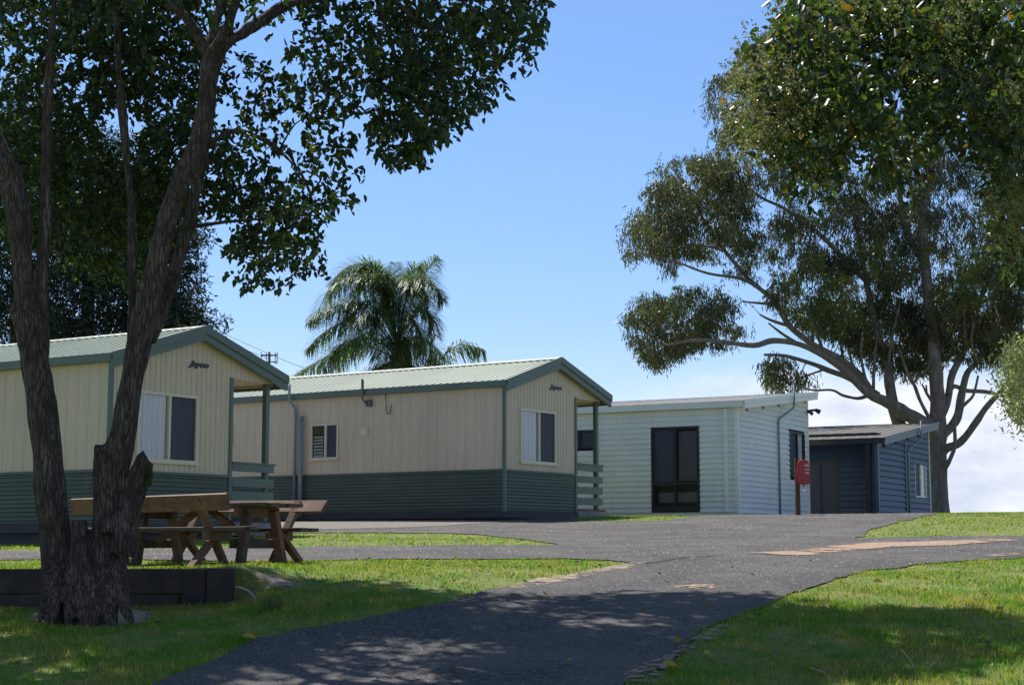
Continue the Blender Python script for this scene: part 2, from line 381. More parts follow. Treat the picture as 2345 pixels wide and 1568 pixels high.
def sheet(name, outer, holes, mat, dz, step, jit, gridstep):
    loops = [densify(outer, step, jit)]+[densify(h, step, jit) for h in holes]
    vs = []; ed = []
    for lp in loops:
        o = len(vs); vs += lp; ed += [(o+i, o+(i+1) % len(lp)) for i in range(len(lp))]
    x = [p[0] for p in loops[0]]; y = [p[1] for p in loops[0]]
    yy = min(y)
    while yy < max(y):
        st = gridstep*(1 if yy < 22 else 2.2)
        for xx in np.arange(min(x), max(x), st):
            if in_poly(xx, yy, loops[0]): vs.append((xx+random.uniform(-.03, .03), yy))
        yy += st
    r = delaunay_2d_cdt([Vector(p) for p in vs], ed, [], 0, 1e-5)
    V = np.array([(p.x, p.y) for p in r[0]]); F = np.array([f for f in r[2] if len(f) == 3])
    c = V[F].mean(1); keep = in_poly(c[:, 0], c[:, 1], loops[0])
    for h in loops[1:]: keep &= ~in_poly(c[:, 0], c[:, 1], h)
    F = F[keep]
    o = np_mesh(name, np.column_stack([V, T(V[:, 0], V[:, 1])+dz]), F, mat, smooth=True)
    if mat != 'asphalt':
        lp = np.array(loops[0]); dd = np.array([np.sqrt(((lp-q)**2).sum(1)).min() for q in V])
        o.data.attributes.new('edge', 'FLOAT', 'POINT').data.foreach_set('value', np.minimum(dd, .6).astype(np.float32))
    return o, loops
road, RL = sheet('road', road_outer, [island], 'asphalt', .014, .10, .055, .35)
tag(road, 'worn grey asphalt road climbing past the cabins', kind='structure')
gravel, _ = sheet('gravel_path', [(1.0,36.6),(.3,35.8),(-.3,35.8),(-4,38.2),(-8,41),(-13,44),(-13,38),(-9,34.5),(-6.5,32.5),(-5,32.2),(-3.4,32.3),(-1.6,33.3),(-.2,34.4),(1.1,35.9)], [], 'gravel', .020, .2, .12, .6)
tag(gravel, 'pale gravel strip along the cabin walls', kind='structure')
def wsheet(name, pts, mat, dz, label, step=.08, jit=.05, gs=.3):
    o, lp = sheet(name, W(pts), [], mat, dz, step, jit, gs); tag(o, label, kind='structure'); return lp[0]
wsheet('dirt_patch', [(1690,1267),(1830,1264),(1930,1247),(2100,1242),(2300,1236),(2340,1241),(2150,1251),(2000,1259),(1920,1265),(1880,1275),(1800,1274)], 'dirt', .022, 'long orange dirt strip worn across the side road', .1, .10)
wsheet('dirt_patch', [(2250,1274),(2345,1266),(2345,1273),(2280,1279),(2200,1281)], 'dirt', .022, 'short orange dirt patch at the right edge of the side road', .1, .06)
wsheet('dirt_patch', [(1535,1345),(1600,1341),(1690,1343),(1670,1350),(1590,1352),(1540,1351)], 'dirt', .020, 'small worn hole in the middle of the road', .06, .04)
VERGE = [
 wsheet('verge_dirt', [(1000,1392),(1110,1360),(1220,1333),(1300,1320),(1440,1292),(1470,1291),(1400,1310),(1300,1330),(1200,1350),(1120,1372),(1040,1392)], 'edge_dirt', .019, 'pale dirt verge between left grass and road', .07, .06),
 wsheet('verge_dirt', [(1440,1530),(1520,1500),(1600,1462),(1660,1432),(1640,1452),(1590,1492),(1560,1530),(1500,1565),(1440,1568)], 'edge_dirt', .019, 'bare brown verge beside the right grass', .07, .06),
 wsheet('bare_soil', [(60,1420),(95,1398),(200,1385),(300,1392),(350,1408),(320,1428),(220,1440),(110,1437)], 'edge_dirt', .008, 'bare soil round the foot of the forked tree', .06, .05),
 wsheet('verge_dirt', [(560,1325),(640,1322),(680,1338),(650,1352),(580,1345)], 'edge_dirt', .008, 'bare dirt patch by the sleeper wall end', .06, .05)]
# ------------------------------------------------------------------ grass blades (one mass)
def blades(name, n, xr, yr, hgt, wid, label, dens=None):
    Y = np.sqrt(RNG.uniform(yr[0]**2, yr[1]**2, n)) if dens is None else RNG.uniform(*yr, n)
    X = RNG.uniform(-1, 1, n)*(Y*.40+2.2)
    k = ~(in_poly(X, Y, RL[0]) & ~in_poly(X, Y, RL[1]))
    ed = RNG.normal(0, .05, (n, 2)); k |= ~(in_poly(X+ed[:, 0], Y+ed[:, 1], RL[0]) & ~in_poly(X+ed[:, 0], Y+ed[:, 1], RL[1])) & (RNG.random(n) < .5)
    for q in VERGE: k &= ~(in_poly(X, Y, q) & (RNG.random(n) < .85))
    # patchy cover
    pat = np.sin(X*2.1+1.3*np.sin(Y*1.7))*np.sin(Y*2.3+1.1*np.sin(X*1.9))+.5*np.sin(X*5.3+Y*3.1)
    k &= RNG.random(n) < .78+.28*pat
    k &= ~((X < -2.4) & (Y > 14.9) & (Y < 15.08))
    for c in CABS:
        dx = X-c[0]; dy = Y-c[1]; a = dx*math.cos(c[2])+dy*math.sin(c[2]); b = -dx*math.sin(c[2])+dy*math.cos(c[2])
        k &= ~((a > -.1) & (a < 6) & (b > -.1) & (b < 12))
    X, Y = X[k], Y[k]; n = len(X); pat = pat[k]
    Z = T(X, Y)
    h = hgt*RNG.uniform(.45, 1.25, n)*(1+.35*pat*.6); az = RNG.uniform(0, 2*math.pi, n); lean = RNG.uniform(.1, .9, n)
    w = wid*RNG.uniform(.7, 1.3, n)
    b = np.stack([X, Y, Z-.005], 1); sd = np.stack([np.cos(az), np.sin(az), 0*az], 1)*w[:, None]
    ld = np.stack([-np.sin(az), np.cos(az), 0*az], 1)*(h*lean)[:, None]
    m = b+ld*.3; m[:, 2] += h*.6; t = b+ld; t[:, 2] += h
    V = np.stack([b-sd, b+sd, m+sd*.7, m-sd*.7, t], 1).reshape(-1, 3)
    i = np.arange(n)*5
    F = np.concatenate([np.stack([i, i+1, i+2, i+3], 1), np.stack([i+3, i+2, i+4, i+4], 1)])
    # second as triangle -> degenerate-safe: build as quads with a tiny tip edge
    V = np.insert(V.reshape(n, 5, 3), 5, t+sd*.08, axis=1).reshape(-1, 3); i = np.arange(n)*6
    F = np.concatenate([np.stack([i, i+1, i+2, i+3], 1), np.stack([i+3, i+2, i+5, i+4], 1)])
    rn = RNG.random(n); rn = np.concatenate([rn, rn])
    o = np_mesh(name, V, F, 'grass', rnd=rn); tag(o, label, 'grass', kind='stuff'); return o
CABS = [(-6.766, 27.6, 1.011), (-.166, 36, .988), (5.754, 42, 1.064), (10.43, 47, 1.064)]
blades('grass', 240000, None, (9.0, 15), .042, .0028, 'short mown grass near the road and under the tree')
blades('grass', 185000, None, (15, 24), .034, .0042, 'short sunlit grass around the picnic table')
blades('grass', 155000, None, (24, 46), .032, .008, 'short sunlit grass before the cabins and on the crest')

# loose aggregate lying on the road
def stones(n, yr, size):
    Y = np.sqrt(RNG.uniform(yr[0]**2, yr[1]**2, n)); X = RNG.uniform(-1, 1, n)*(Y*.36+1.0)
    k = in_poly(X, Y, RL[0]) & ~in_poly(X, Y, RL[1]); X, Y = X[k], Y[k]; n = len(X)
    Z = T(X, Y)+.014; r = size*RNG.uniform(.4, 1.3, n)**1.5; a = RNG.uniform(0, 6.28, n); o = []
    for q, hh in ((0, .45), (1.6, .5), (3.1, .35), (4.7, .55)):
        o.append(np.stack([X+np.cos(a+q)*r, Y+np.sin(a+q)*r, Z-.002], 1))
    o.append(np.stack([X, Y, Z+r*.7], 1)); V = np.stack(o, 1).reshape(-1, 3); i = np.arange(n)*5
    F = np.concatenate([np.stack([i+p, i+q, i+4], 1) for p, q in ((0, 1), (1, 2), (2, 3), (3, 0))]); rn = np.tile(RNG.random(n), 4)
    return V, F, rn
v1, f1, r1 = stones(52000, (9, 18), .0075); v2, f2, r2 = stones(42000, (18, 40), .013)
mm, nt_, b_, _ = new_mat('loose_stone'); at_ = N(nt_, 'ShaderNodeAttribute', attribute_name='rnd')
nt_.links.new(ramp(nt_, at_.outputs['Fac'], [(0, (.022, .022, .025)), (.55, (.06, .058, .06)), (.85, (.15, .145, .14)), (1, (.30, .285, .27))]), b_.inputs['Base Color']); b_.inputs['Roughness'].default_value = .8
o = np_mesh('loose_stones', np.concatenate([v1, v2]), np.concatenate([f1, f2+len(v1)]), mm, None, np.concatenate([r1, r2])); tag(o, 'fine loose stones scattered over the road surface', 'gravel', kind='stuff')
MT['crack'] = patchy(simple('dark_road_crack', (.015, .014, .014), .95, .3), .02, .30)
wsheet('road_crack', [(1455,1291),(1500,1289),(1540,1281),(1600,1276),(1660,1274),(1600,1277.5),(1545,1283.5),(1500,1292),(1458,1294)], 'crack', .017, 'dark crack running from the tip of the left lawn', .1, .02, .4)
# ------------------------------------------------------------------ cabin helpers
def clad_v(mb, a0, a1, zb, zt, y, holes=(), pitch=.13, gw=.016, gd=.010, sgn=-1, axis='x'):
    """vertical grooved boards; surface at y, grooves sunk. zt: function of a"""
    xs_ = {a0, a1}
    prof = {}
    k = math.ceil(a0/pitch)
    cuts = []
    while k*pitch < a1-.001:
        c = k*pitch
        for d, s in ((-gw/2, 0), (-gw/4, gd), (gw/4, gd), (gw/2, 0)):
            if a0 < c+d < a1: cuts.append((c+d, s))
        k += 1
    for h in holes:
        cuts += [(h[0], 0), (h[1], 0)]
    br = getattr(zt, 'breaks', [])
    cuts += [(b, 0) for b in br if a0 < b < a1]
    cuts = sorted([(a0, 0)]+cuts+[(a1, 0)])
    def pt(a, dep, z):
        return (a, y+dep, z) if axis == 'x' else (y+dep, a, z)
    for (p, dp), (q, dq) in zip(cuts[:-1], cuts[1:]):
        if q-p < 1e-5: continue
        m = (p+q)/2; segs = [(zb, None)]
        hh = [h for h in holes if h[0]-1e-6 < m < h[1]+1e-6]
        lo = zb
        for h in sorted(hh, key=lambda h: h[2]):
            mb.quad(pt(p, dp, lo), pt(q, dq, lo), pt(q, dq, h[2]), pt(p, dp, h[2])); lo = h[3]
        mb.quad(pt(p, dp, lo), pt(q, dq, lo), pt(q, dq, zt(q)), pt(p, dp, zt(p)))
def corr_h(mb, a0, a1, z0, z1, y, pitch=.075, amp=.010, axis='x'):
    n = int((z1-z0)/pitch*6); pr = [(z0+(z1-z0)*i/n, amp*math.sin(2*math.pi*(z0+(z1-z0)*i/n)/pitch)) for i in range(n+1)]
    for (z, d), (zz, dd) in zip(pr[:-1], pr[1:]):
        if axis == 'x': mb.quad((a0, y+d, z), (a1, y+d, z), (a1, y+dd, zz), (a0, y+dd, zz))
        else: mb.quad((y+d, a0, z), (y+d, a1, z), (y+dd, a1, zz), (y+dd, a0, zz))
def boards_h(mb, a0, a1, z0, zt, y, pitch, lap, holes=(), axis='x'):
    """lapped weatherboards; surface bulges out (-) at each board's lower edge; zt(a) top"""
    zmax = max(zt(a0), zt(a1)); z = z0
    while z < zmax:
        zz = min(z+pitch, zmax)
        hs = sorted([h for h in holes if h[2] < (z+zz)/2 < h[3]])
        cur = a0; spans = []
        for h in hs:
            spans.append((cur, h[0])); cur = h[1]
        spans.append((cur, a1))
        for s0, s1 in spans:
            # clip with rising top edge
            if zt(a1) > zt(a0)+.01 and zz > zt(s0):
                s0 = max(s0, a0+(zz-zt(a0))/(zt(a1)-zt(a0))*(a1-a0)-.15)
            if s1-s0 < .01: continue
            def pt(a, d, h): return (a, y+d, h) if axis == 'x' else (y+d, a, h)
            mb.quad(pt(s0, -lap, z), pt(s1, -lap, z), pt(s1, -.002, zz), pt(s0, -.002, zz))
            mb.quad(pt(s0, .0, z), pt(s1, .0, z), pt(s1, -lap, z), pt(s0, -lap, z))
        z += pitch
def curtain_mb(x0, x1, y, z0, z1, amp=.018, waves=9, axis='x'):
    mb = MB(); n = 60
    pts = [(x0+(x1-x0)*i/n, amp*math.sin(2*math.pi*waves*i/n)+amp*.6*math.sin(2*math.pi*waves*.37*i/n)) for i in range(n+1)]
    for (a, d), (b, e) in zip(pts[:-1], pts[1:]):
        if axis == 'x': mb.quad((a, y+d, z0), (b, y+e, z0), (b, y+e, z1), (a, y+d, z1))
        else: mb.quad((y+d, a, z0), (y+e, b, z0), (y+e, b, z1), (y+d, a, z1))
    return mb
def tr(axis, a0, a1, d0, d1, z0, z1, mb):
    return mb.box(a0, a1, d0, d1, z0, z1) if axis == 'x' else mb.box(d0, d1, a0, a1, z0, z1)
def window(parent, axis, y, a0, a1, z0, z1, frame_mat, mullion, fw=.05, left='curtain', right='screen', mirror=False, sill=True):
    f = MB()
    o, i = y-.028, y+.06
    tr(axis, a0, a0+fw, o, i, z0, z1, f); tr(axis, a1-fw, a1, o, i, z0, z1, f)
    tr(axis, a0+fw, a1-fw, o, i, z0, z0+fw, f); tr(axis, a0+fw, a1-fw, o, i, z1-fw, z1, f)
    tr(axis, mullion-.025, mullion+.025, o-.004, i-.004, z0+fw, z1-fw, f)
    w = f.build('window', frame_mat, parent)
    if sill:
        tr(axis, a0-.02, a1+.02, o-.03, o+.002, z0-.03, z0+.01, s := MB()); s.build('sill', frame_mat, w)
    spans = [(a0+fw, mullion-.025), (mullion+.025, a1-fw)]
    kinds = [left, right]
    for (p, q), kd in zip(spans, kinds):
        d = y+.012
        if kd == 'screen':
            m = MB(); tr(axis, p, q, d, d+.006, z0+fw, z1-fw, m); m.build('fly_screen', 'screen', w)
            tr(axis, q-.05, q-.01, d-.004, d-.001, z0+fw, z1-fw, MB())
        else:
            m = MB(); zz0, zz1 = z0+fw, z1-fw
            if axis == 'x': m.quad((p, d, zz0), (q, d, zz0), (q, d, zz1), (p, d, zz1))
            else: m.quad((d, q, zz0), (d, p, zz0), (d, p, zz1), (d, q, zz1))
            m.build('pane', 'glass', w)
            if kd == 'curtain': curtain_mb(p+.005, q-.005, y+.045, z0+fw, z1-fw, axis=axis).build('curtain', 'curtain', w, smooth=True)
            if kd == 'blind':
                m = MB(); zz = z0+fw
                while zz < z0+(z1-z0)*.62:
                    tr(axis, p+.08, q-.02, y+.03, y+.036, zz+.012, zz+.06, m); zz += .075
                m.build('blind', 'blind', w)
    return w
def text_part(txt, size, parent, loc, rot, mat, width=None, shear=.25, bold=.005):
    cu = bpy.data.curves.new('lettering', 'FONT'); cu.body = txt; cu.size = size; cu.shear = shear
    cu.offset = bold; cu.extrude = .006; cu.align_x = 'CENTER'
    o = bpy.data.objects.new('tmp', cu); COL.objects.link(o)
    bpy.context.view_layer.update()
    me = bpy.data.meshes.new_from_object(o.evaluated_get(bpy.context.evaluated_depsgraph_get()))
    COL.objects.unlink(o); bpy.data.objects.remove(o)
    me.name = 'lettering'; me.materials.clear(); me.materials.append(MT[mat])
    if width:
        w = max(v.co.x for v in me.vertices)-min(v.co.x for v in me.vertices)
        for v in me.vertices: v.co.x *= width/w
    r = bpy.data.objects.new('lettering', me); COL.objects.link(r); r.parent = parent
    r.location = loc; r.rotation_euler = rot; return r
# ------------------------------------------------------------------ the two beige cabins
def beige_cabin(X, Y, th, zbb, ground, label, group, full):
    """local x along the gable front, local y back along the long wall, z from floor line (bb)"""
    c = empty('holiday_cabin', (X, Y, zbb), th)
    tag(c, label, 'cabin', group)
    L = 11.0; BT = .89; EV = 2.72; S = math.tan(R(17.2))
    def top(a): return EV+(min(a, 4.2-a) if True else 0)*S+.0
    top.breaks = [2.1]
    wl = MB()
    win = (.62, 2.12, 1.06, 2.27)
    clad_v(wl, .03, 3.0, BT, top, 0, [win])
    # gable infill above porch opening
    def top2(a): return top(a)
    clad_v(wl, 3.0, 4.17, 2.66, top2, 0)
    holes = [(4.68, 5.52, 1.25, 2.08), (8.0, 8.9, 1.7, 2.2)] if full else []
    clad_v(wl, .03, L, BT, lambda a: EV+.02, 0, holes, pitch=.26, gd=.006, axis='y')
    wl.quad((4.17, 0, 2.60), (4.17, 4, 2.60), (4.17, 4, 2.80), (4.17, 0, 2.80))
    # porch inner wall, back wall and the rest of the shell
    wl.quad((3.0, .03, 0), (3.0, 4.0, 0), (3.0, 4.0, 2.66), (3.0, .03, 2.66))
    wl.quad((3.0, 4.0, 0), (4.2, 4.0, 0), (4.2, 4.0, 2.72), (3.0, 4.0, 2.72))
    wl.quad((4.2, 4.0, 0), (4.2, L, 0), (4.2, L, 2.8), (4.2, 4.0, 2.8))
    wl.add([(0, L, 0), (4.2, L, 0), (4.2, L, EV), (2.1, L, EV+2.1*S), (0, L, EV)], [(4, 3, 2, 1, 0)])
    wl.box(3.005, 4.165, .03, 4.0, 2.655, 2.675)
    wl.build('wall', 'beige', c)
    # dark box behind the windows: interior shade is put into its colour
    MB().box(.3, 2.8, .35, 3.4, .02, 2.6).build('dark_room_box', 'inside', c)
    # corrugated band
    bd = MB(); corr_h(bd, .03, 3.0, 0, BT-.04, -.012); bd.box(.03, 3.0, -.028, .0, BT-.045, BT)
    corr_h(bd, .03, L, 0, BT-.04, -.012, axis='y'); bd.box(-.028, 0, .03, L, BT-.045, BT)
    bd.build('corrugated_band', 'green_band', c, smooth=False)
    # corner trims
    t = MB(); t.box(-.032, .035, -.032, .035, -.04, EV+.02); t.build('corner_trim', 'green', c)
    t = MB(); t.box(2.965, 3.04, -.030, .05, -.02, 2.68); t.build('corner_trim', 'green', c)
    # plinth
    p = MB(); p.box(-.01, 3.0, -.012, .1, -.17, -.002); p.box(-.01, .1, .1, L, -.17, -.002)
    d0 = -.09; p.box(.115, 3.0, .112, .20, ground-zbb-.35, d0); p.box(.105, .19, .20, L, ground-zbb-.5, d0)
    p.build('plinth', 'plinth', c)
    # roof sheets with ribs down the slope, both sides
    ov = .10; y0, y1 = -.16, L+.15
    for side in (0, 1):
        mb = MB(); ribs = []; y = y0
        while y < y1:
            for dy, h in ((0, 0), (.015, .022), (.045, .022), (.06, 0), (.19, 0)):
                ribs.append((min(y+dy, y1), h))
            y += .19
        for (p_, hp), (q_, hq) in zip(ribs[:-1], ribs[1:]):
            if q_-p_ < 1e-4: continue
            xe = -ov if side == 0 else 4.2+ov+.10; ze = EV+.13-(ov*S); zr = EV+.13+2.1*S
            if side: ze -= .10*S
            mb.quad((xe, p_, ze+hp), (xe, q_, ze+hq), (2.1, q_, zr+hq), (2.1, p_, zr+hp))
        mb.build('roof', 'roof_green', c)
    zr = EV+.13+2.1*S
    rc = MB()
    for sgn in (-1, 1):
        y = y0; zz = []
        while y < y1:
            for dy, drop in ((0, .0), (.07, .0), (.075, .016), (.115, .016), (.12, 0), (.19, 0)):
                zz.append((min(y+dy, y1), drop))
            y += .19
        for (p_, a_), (q_, b_) in zip(zz[:-1], zz[1:]):
            if q_-p_ < 1e-4: continue
            rc.quad((2.1, p_, zr+.040), (2.1, q_, zr+.040), (2.1+sgn*.15, q_, zr+.034-.15*S-b_), (2.1+sgn*.15, p_, zr+.034-.15*S-a_))
    rc.build('ridge_cap', 'roof_green', c)
    # gutters and barge boards
    gt = MB()
    gt.box(-ov-.05, -ov+.04, y0+.02, y1, EV-.04, EV+.115); gt.build('gutter', 'green', c, bevel=.012)
    gt = MB(); gt.box(4.2+ov+.06, 4.2+ov+.15, y0+.02, y1, EV-.14, EV+.02); gt.build('gutter', 'green', c)
    for sgn in (0, 1):
        bb = MB(); xe = -ov-.04 if sgn == 0 else 4.2+ov+.12
        def zs(x): return EV+.13+min(x, 4.2-x)*S
        for (ya, yb, t0, t1) in ((-.20, -.165, -.10, .045), (-.168, -.10, -.235, -.085)):
            a_, b_ = (xe, 2.1) if sgn == 0 else (2.1, xe)
            vs = []
            for yy in (ya, yb):
                for (x, tt) in ((a_, t0), (b_, t0), (b_, t1), (a_, t1)): vs.append((x, yy, zs(x)+tt))
            bb.add(vs, [(0, 1, 2, 3), (7, 6, 5, 4), (0, 4, 5, 1), (1, 5, 6, 2), (2, 6, 7, 3), (3, 7, 4, 0)])
        bb.build('barge_board', 'green', c)
    sf = MB()
    for (xa, xb) in ((-ov, 2.1), (2.1, 4.2+ov)):
        def zs(x): return EV+.02+min(x, 4.2-x)*S
        sf.quad((xa, -.10, zs(xa)), (xb, -.10, zs(xb)), (xb, .0, zs(xb)), (xa, .0, zs(xa)))
    sf.box(-ov, 0, -.1, L, EV-.02, EV+.0); sf.build('soffit', 'beige_frame', c)
    # windows
    window(c, 'x', 0, *win, 'beige_frame', 1.40)
    if full:
        window(c, 'y', 0, 4.68, 5.52, 1.25, 2.08, 'beige_frame', 5.06, fw=.04, left='screen', right='blind')
        window(c, 'y', 0, 8.0, 8.9, 1.7, 2.2, 'beige_frame', 8.45, fw=.04, left='screen', right='screen')
        v = MB(); v.box(-.03, -.002, 3.80, 4.0, 1.74, 1.94); v.box(-.045, -.03, 3.83, 3.97, 1.77, 1.91); v.build('vent_cover', 'beige_frame', c, bevel=.005)
        # pipes on the long wall
        pp = MB(); pp.tube([(-.07, 5.96, -.25), (-.07, 5.96, 2.40), (-.08, 5.97, 2.48), (-.20, 6.02, 2.66), (-.22, 6.03, 2.75), (-.22, 6.03, 3.06)], .032, 10)
        for z in (.95, 2.35): pp.tube([(-.07, 5.96, z-.03), (-.07, 5.96, z+.03)], .042, 10)
        pp.build('vent_pipe', 'pipe', c, smooth=True)
        pp = MB(); pp.tube([(-.10, 5.75, -.10), (-.10, 5.75, 2.28)], .052, 12); pp.tube([(-.10, 5.75, 2.02), (-.10, 5.75, 2.08)], .062, 12); pp.tube([(-.10, 5.75, 2.22), (-.10, 5.75, 2.29)], .062, 12)
        pp.build('vent_pipe', 'pipe', c, smooth=True)
        pp = MB(); pp.tube([(-.03, 3.74, 2.46), (-.10, 3.77, 2.47), (-.19, 3.83, 2.60), (-.19, 3.84, 3.06)], .026, 8)
        pp.tube([(-.19, 3.80, 2.75), (-.19, 3.80, 3.02)], .012, 6); pp.box(-.10, 0, 3.68, 3.80, 2.42, 2.58); pp.build('roof_conduit', 'dark_pipe', c)
        cb = MB(); cb.tube([tuple(p) for p in spline([(-.02, 3.30, 2.70), (-.05, 3.25, 2.55), (-.05, 3.23, 2.30), (-.05, 3.18, 2.22), (-.05, 3.12, 2.26), (-.05, 3.09, 2.44)], 5)], .009, 6)
        cb.build('hanging_cable', 'cable', c, smooth=True)
    # porch: deck, post, boards
    dk = MB(); dk.box(3.03, 4.40, -.06, 4.0, -.20, .035); dk.build('deck', 'concrete', c)
    dk = MB()
    for i in range(9): dk.box(3.06+i*.145, 3.06+i*.145+.135, -.03, 3.9, .036, .07)
    dk.build('deck_boards', 'brown_mat', c)
    for yy in (.03, 3.8):
        po = MB(); po.box(4.03, 4.13, yy, yy+.10, .07, 2.66); po.build('porch_post', 'green', c, bevel=.005)
    po = MB(); po.box(3.04, 3.10, .03, .09, .07, 1.0); po.build('railing_post', 'green', c)
    for z0, z1 in ((.17, .34), (.43, .60), (.69, .85), (.97, 1.11)):
        r = MB(); r.box(3.045, 4.21, -.035, .0, z0, z1); r.build('railing_board', 'green', c, bevel=.004)
    r = MB(); r.box(3.045, 4.25, -.05, .12, 1.11, 1.145); r.build('handrail', 'green', c, bevel=.004)
    text_part('Jayco', .14, c, (2.12, -.012, 2.80), (R(90), 0, 0), 'lettering', .54, .4, .007)
    return c
beige_cabin(-6.766, 27.6, 1.011, .39, .0, 'nearest beige and green cabin behind the forked tree', 'beige cabins with green corrugated skirts', False)
beige_cabin(-.166, 36, .988, .78, .45, 'middle beige and green cabin with wall pipes behind the picnic table', 'beige cabins with green corrugated skirts', True)

# ------------------------------------------------------------------ white and blue skillion cabins
def skillion(X, Y, th, zb, label, kw):
    c = empty(kw['name'], (X, Y, zb), th); tag(c, label, 'cabin')
    Wd, L = kw['w'], 9.0; z0, z1 = kw['ze'], kw['zr']; S = (z1-z0)/(Wd+.1)
    def top(a): return z0+S*a
    fl = lambda a: z0-.02
    B, TR = kw['board'], kw['trim']
    wl = MB()
    boards_h(wl, .03, Wd, .0, lambda a: top(a)-.04, 0, kw['pitch'], kw['lap'], kw['fh'])
    rec = kw.get('rec', 0)
    boards_h(wl, .03, L, .16, lambda a: top(rec)-.02, rec, kw['pitch'], kw['lap'], kw['sh'], axis='y')
    if rec: wl.box(.0, rec, .02, .14, -.3, z0)
    wl.quad((Wd, 0, -.3), (Wd, L, -.3), (Wd, L, top(Wd)), (Wd, 0, top(Wd)))
    wl.add([(0, L, -.3), (Wd, L, -.3), (Wd, L, top(Wd)), (0, L, z0)], [(0, 1, 2, 3)])
    wl.add([(.03, .012, z0-.3), (Wd, .012, z0-.3), (Wd, .012, top(Wd)), (.03, .012, top(0))], [(0, 1, 2, 3)])
    wl.build('wall', B, c)
    ins = MB(); ins.box(.25+kw.get('rec', 0), Wd-.25, .35, 4.6, .1, 2.5); ins.build('dark_room_box', 'inside', c)  # dark-coloured box standing in for interior shade
    b = MB(); b.box(rec-.012, rec+.03, .05, L, -.35, .155); b.box(.0, Wd, -.01, .03, -.45, -.005); b.build('base_board', TR, c)
    b = MB(); b.box(-.04, .06, -.04, .06, -.05, z0-.01); b.build('corner_trim', TR, c)
    b = MB(); b.box(Wd-.03, Wd+.03, -.045, .05, -.05, top(Wd)-.05); b.build('corner_trim', 'white_trim' , c)
    ya, yb, xa, xb = -.26, L+.2, -.12, Wd+kw['ovr']
    def zr(a): return z0+.12+S*a
    rf = MB(); y = ya
    while y < yb:
        for (p, hp), (q, hq) in zip(((0, 0), (.02, .012), (.05, .012), (.07, 0)), ((.02, .012), (.05, .012), (.07, 0), (.38, 0))):
            rf.quad((xa, y+p, zr(xa)+hp), (xa, y+q, zr(xa)+hq), (xb, y+q, zr(xb)+hq), (xb, y+p, zr(xb)+hp))
        y += .38
    rf.build('roof', kw['roof'], c)
    sf = MB(); sf.quad((xa, ya, zr(xa)-.15), (xb, ya, zr(xb)-.15), (xb, .0, zr(xb)-.15), (xa, .0, zr(xa)-.15)); sf.quad((xa, 0, zr(xa)-.15), (.03, 0, zr(.03)-.15), (.03, yb, zr(.03)-.15), (xa, yb, zr(xa)-.15)); sf.build('soffit', TR, c)
    # rake fascia in two steps
    rk = MB()
    for y_a, y_b, t0, t1 in ((ya-.035, ya, -.07, .04), (ya-.018, ya+.02, -.19, -.075)):
        vs = []
        for yy in (y_a, y_b):
            for x, tt in ((xa-.02, t0), (xb, t0), (xb, t1), (xa-.02, t1)): vs.append((x, yy, zr(x)+tt))
        rk.add(vs, [(0, 1, 2, 3), (7, 6, 5, 4), (0, 4, 5, 1), (1, 5, 6, 2), (2, 6, 7, 3), (3, 7, 4, 0)])
    rk.build('fascia', kw['fascia'], c)
    gt = MB(); gt.box(xa-.09, xa+.0, ya+.02, yb, zr(xa)-.15, zr(xa)-.01); gt.box(xa-.10, xa-.085, ya+.02, yb, zr(xa)-.015, zr(xa)+.012); gt.build('gutter', kw['gutter'], c)
    gt = MB(); gt.box(xb, xb+.06, ya, yb, zr(xb)-.18, zr(xb)+.03); gt.build('fascia', kw['fascia'], c)
    return c, zr
wb = dict(name='weatherboard_cabin', w=5.45, ze=2.86, zr=3.50, board='white_board', trim='white_trim', pitch=.139, lap=.046, roof='roof_grey', fascia='white_metal', gutter='white_metal', ovr=.20,
          fh=[(3.88, 5.17, 1.18, 2.46)], sh=[(1.03, 2.39, .20, 2.38), (4.0, 5.0, 1.88, 2.38)])
c3, zr3 = skillion(5.754, 42, 1.064, .70, 'white weatherboard cabin with a tall dark window and skillion roof', wb)
# tall window: two lights over two lights
def tall_window(c):
    a0, a1, z0, z1 = 1.03, 2.39, .18, 2.38; f = MB()
    for x0, x1, za, zb in ((a0, a0+.07, z0, z1), (a1-.07, a1, z0, z1), (a0+.07, a1-.07, z0, z0+.12), (a0+.07, a1-.07, z1-.07, z1), (a0+.07, a1-.07, z0+.68, z0+.77), (1.685, 1.735, z0+.12, z0+.68), (1.675, 1.745, z0+.77, z1-.07)):
        f.box(-.045, .05, x0, x1, za, zb)
    w = f.build('window', 'charcoal', c)
    for x0, x1, za, zb, k in ((1.745, a1-.07, z0+.77, z1-.07, 'screen'), (a0+.07, 1.675, z0+.77, z1-.07, 'glass'), (1.735, a1-.07, z0+.12, z0+.68, 'glass'), (a0+.07, 1.685, z0+.12, z0+.68, 'glass')):
        m = MB(); m.quad((0, x1, za), (0, x0, za), (0, x0, zb), (0, x1, zb)); m.build('fly_screen' if k == 'screen' else 'pane', k, w)
    m = MB(); z = z0+.8
    while z < z1-.1: m.box(.10, .105, a0+.09, 1.66, z, z+.035); z += .05
    m.build('blind', 'pipe', w)
    m = MB(); m.box(.22, .23, a0+.09, 2.3, z0+.25, z0+.5); m.build('low_blind', 'pipe', w)
tall_window(c3)
window(c3, 'y', 0, 4.0, 5.0, 1.88, 2.38, 'charcoal', 4.5, left='screen', right='screen', sill=False)
window(c3, 'x', 0, 3.88, 5.17, 1.18, 2.46, 'charcoal', 4.55, left='screen', right='curtain', sill=False)
d = MB(); d.box(-.09, -.015, .235, .33, .20, 2.80); d.box(-.13, -.015, .225, .34, .14, .22); d.build('downpipe', 'white_trim', c3, bevel=.008)
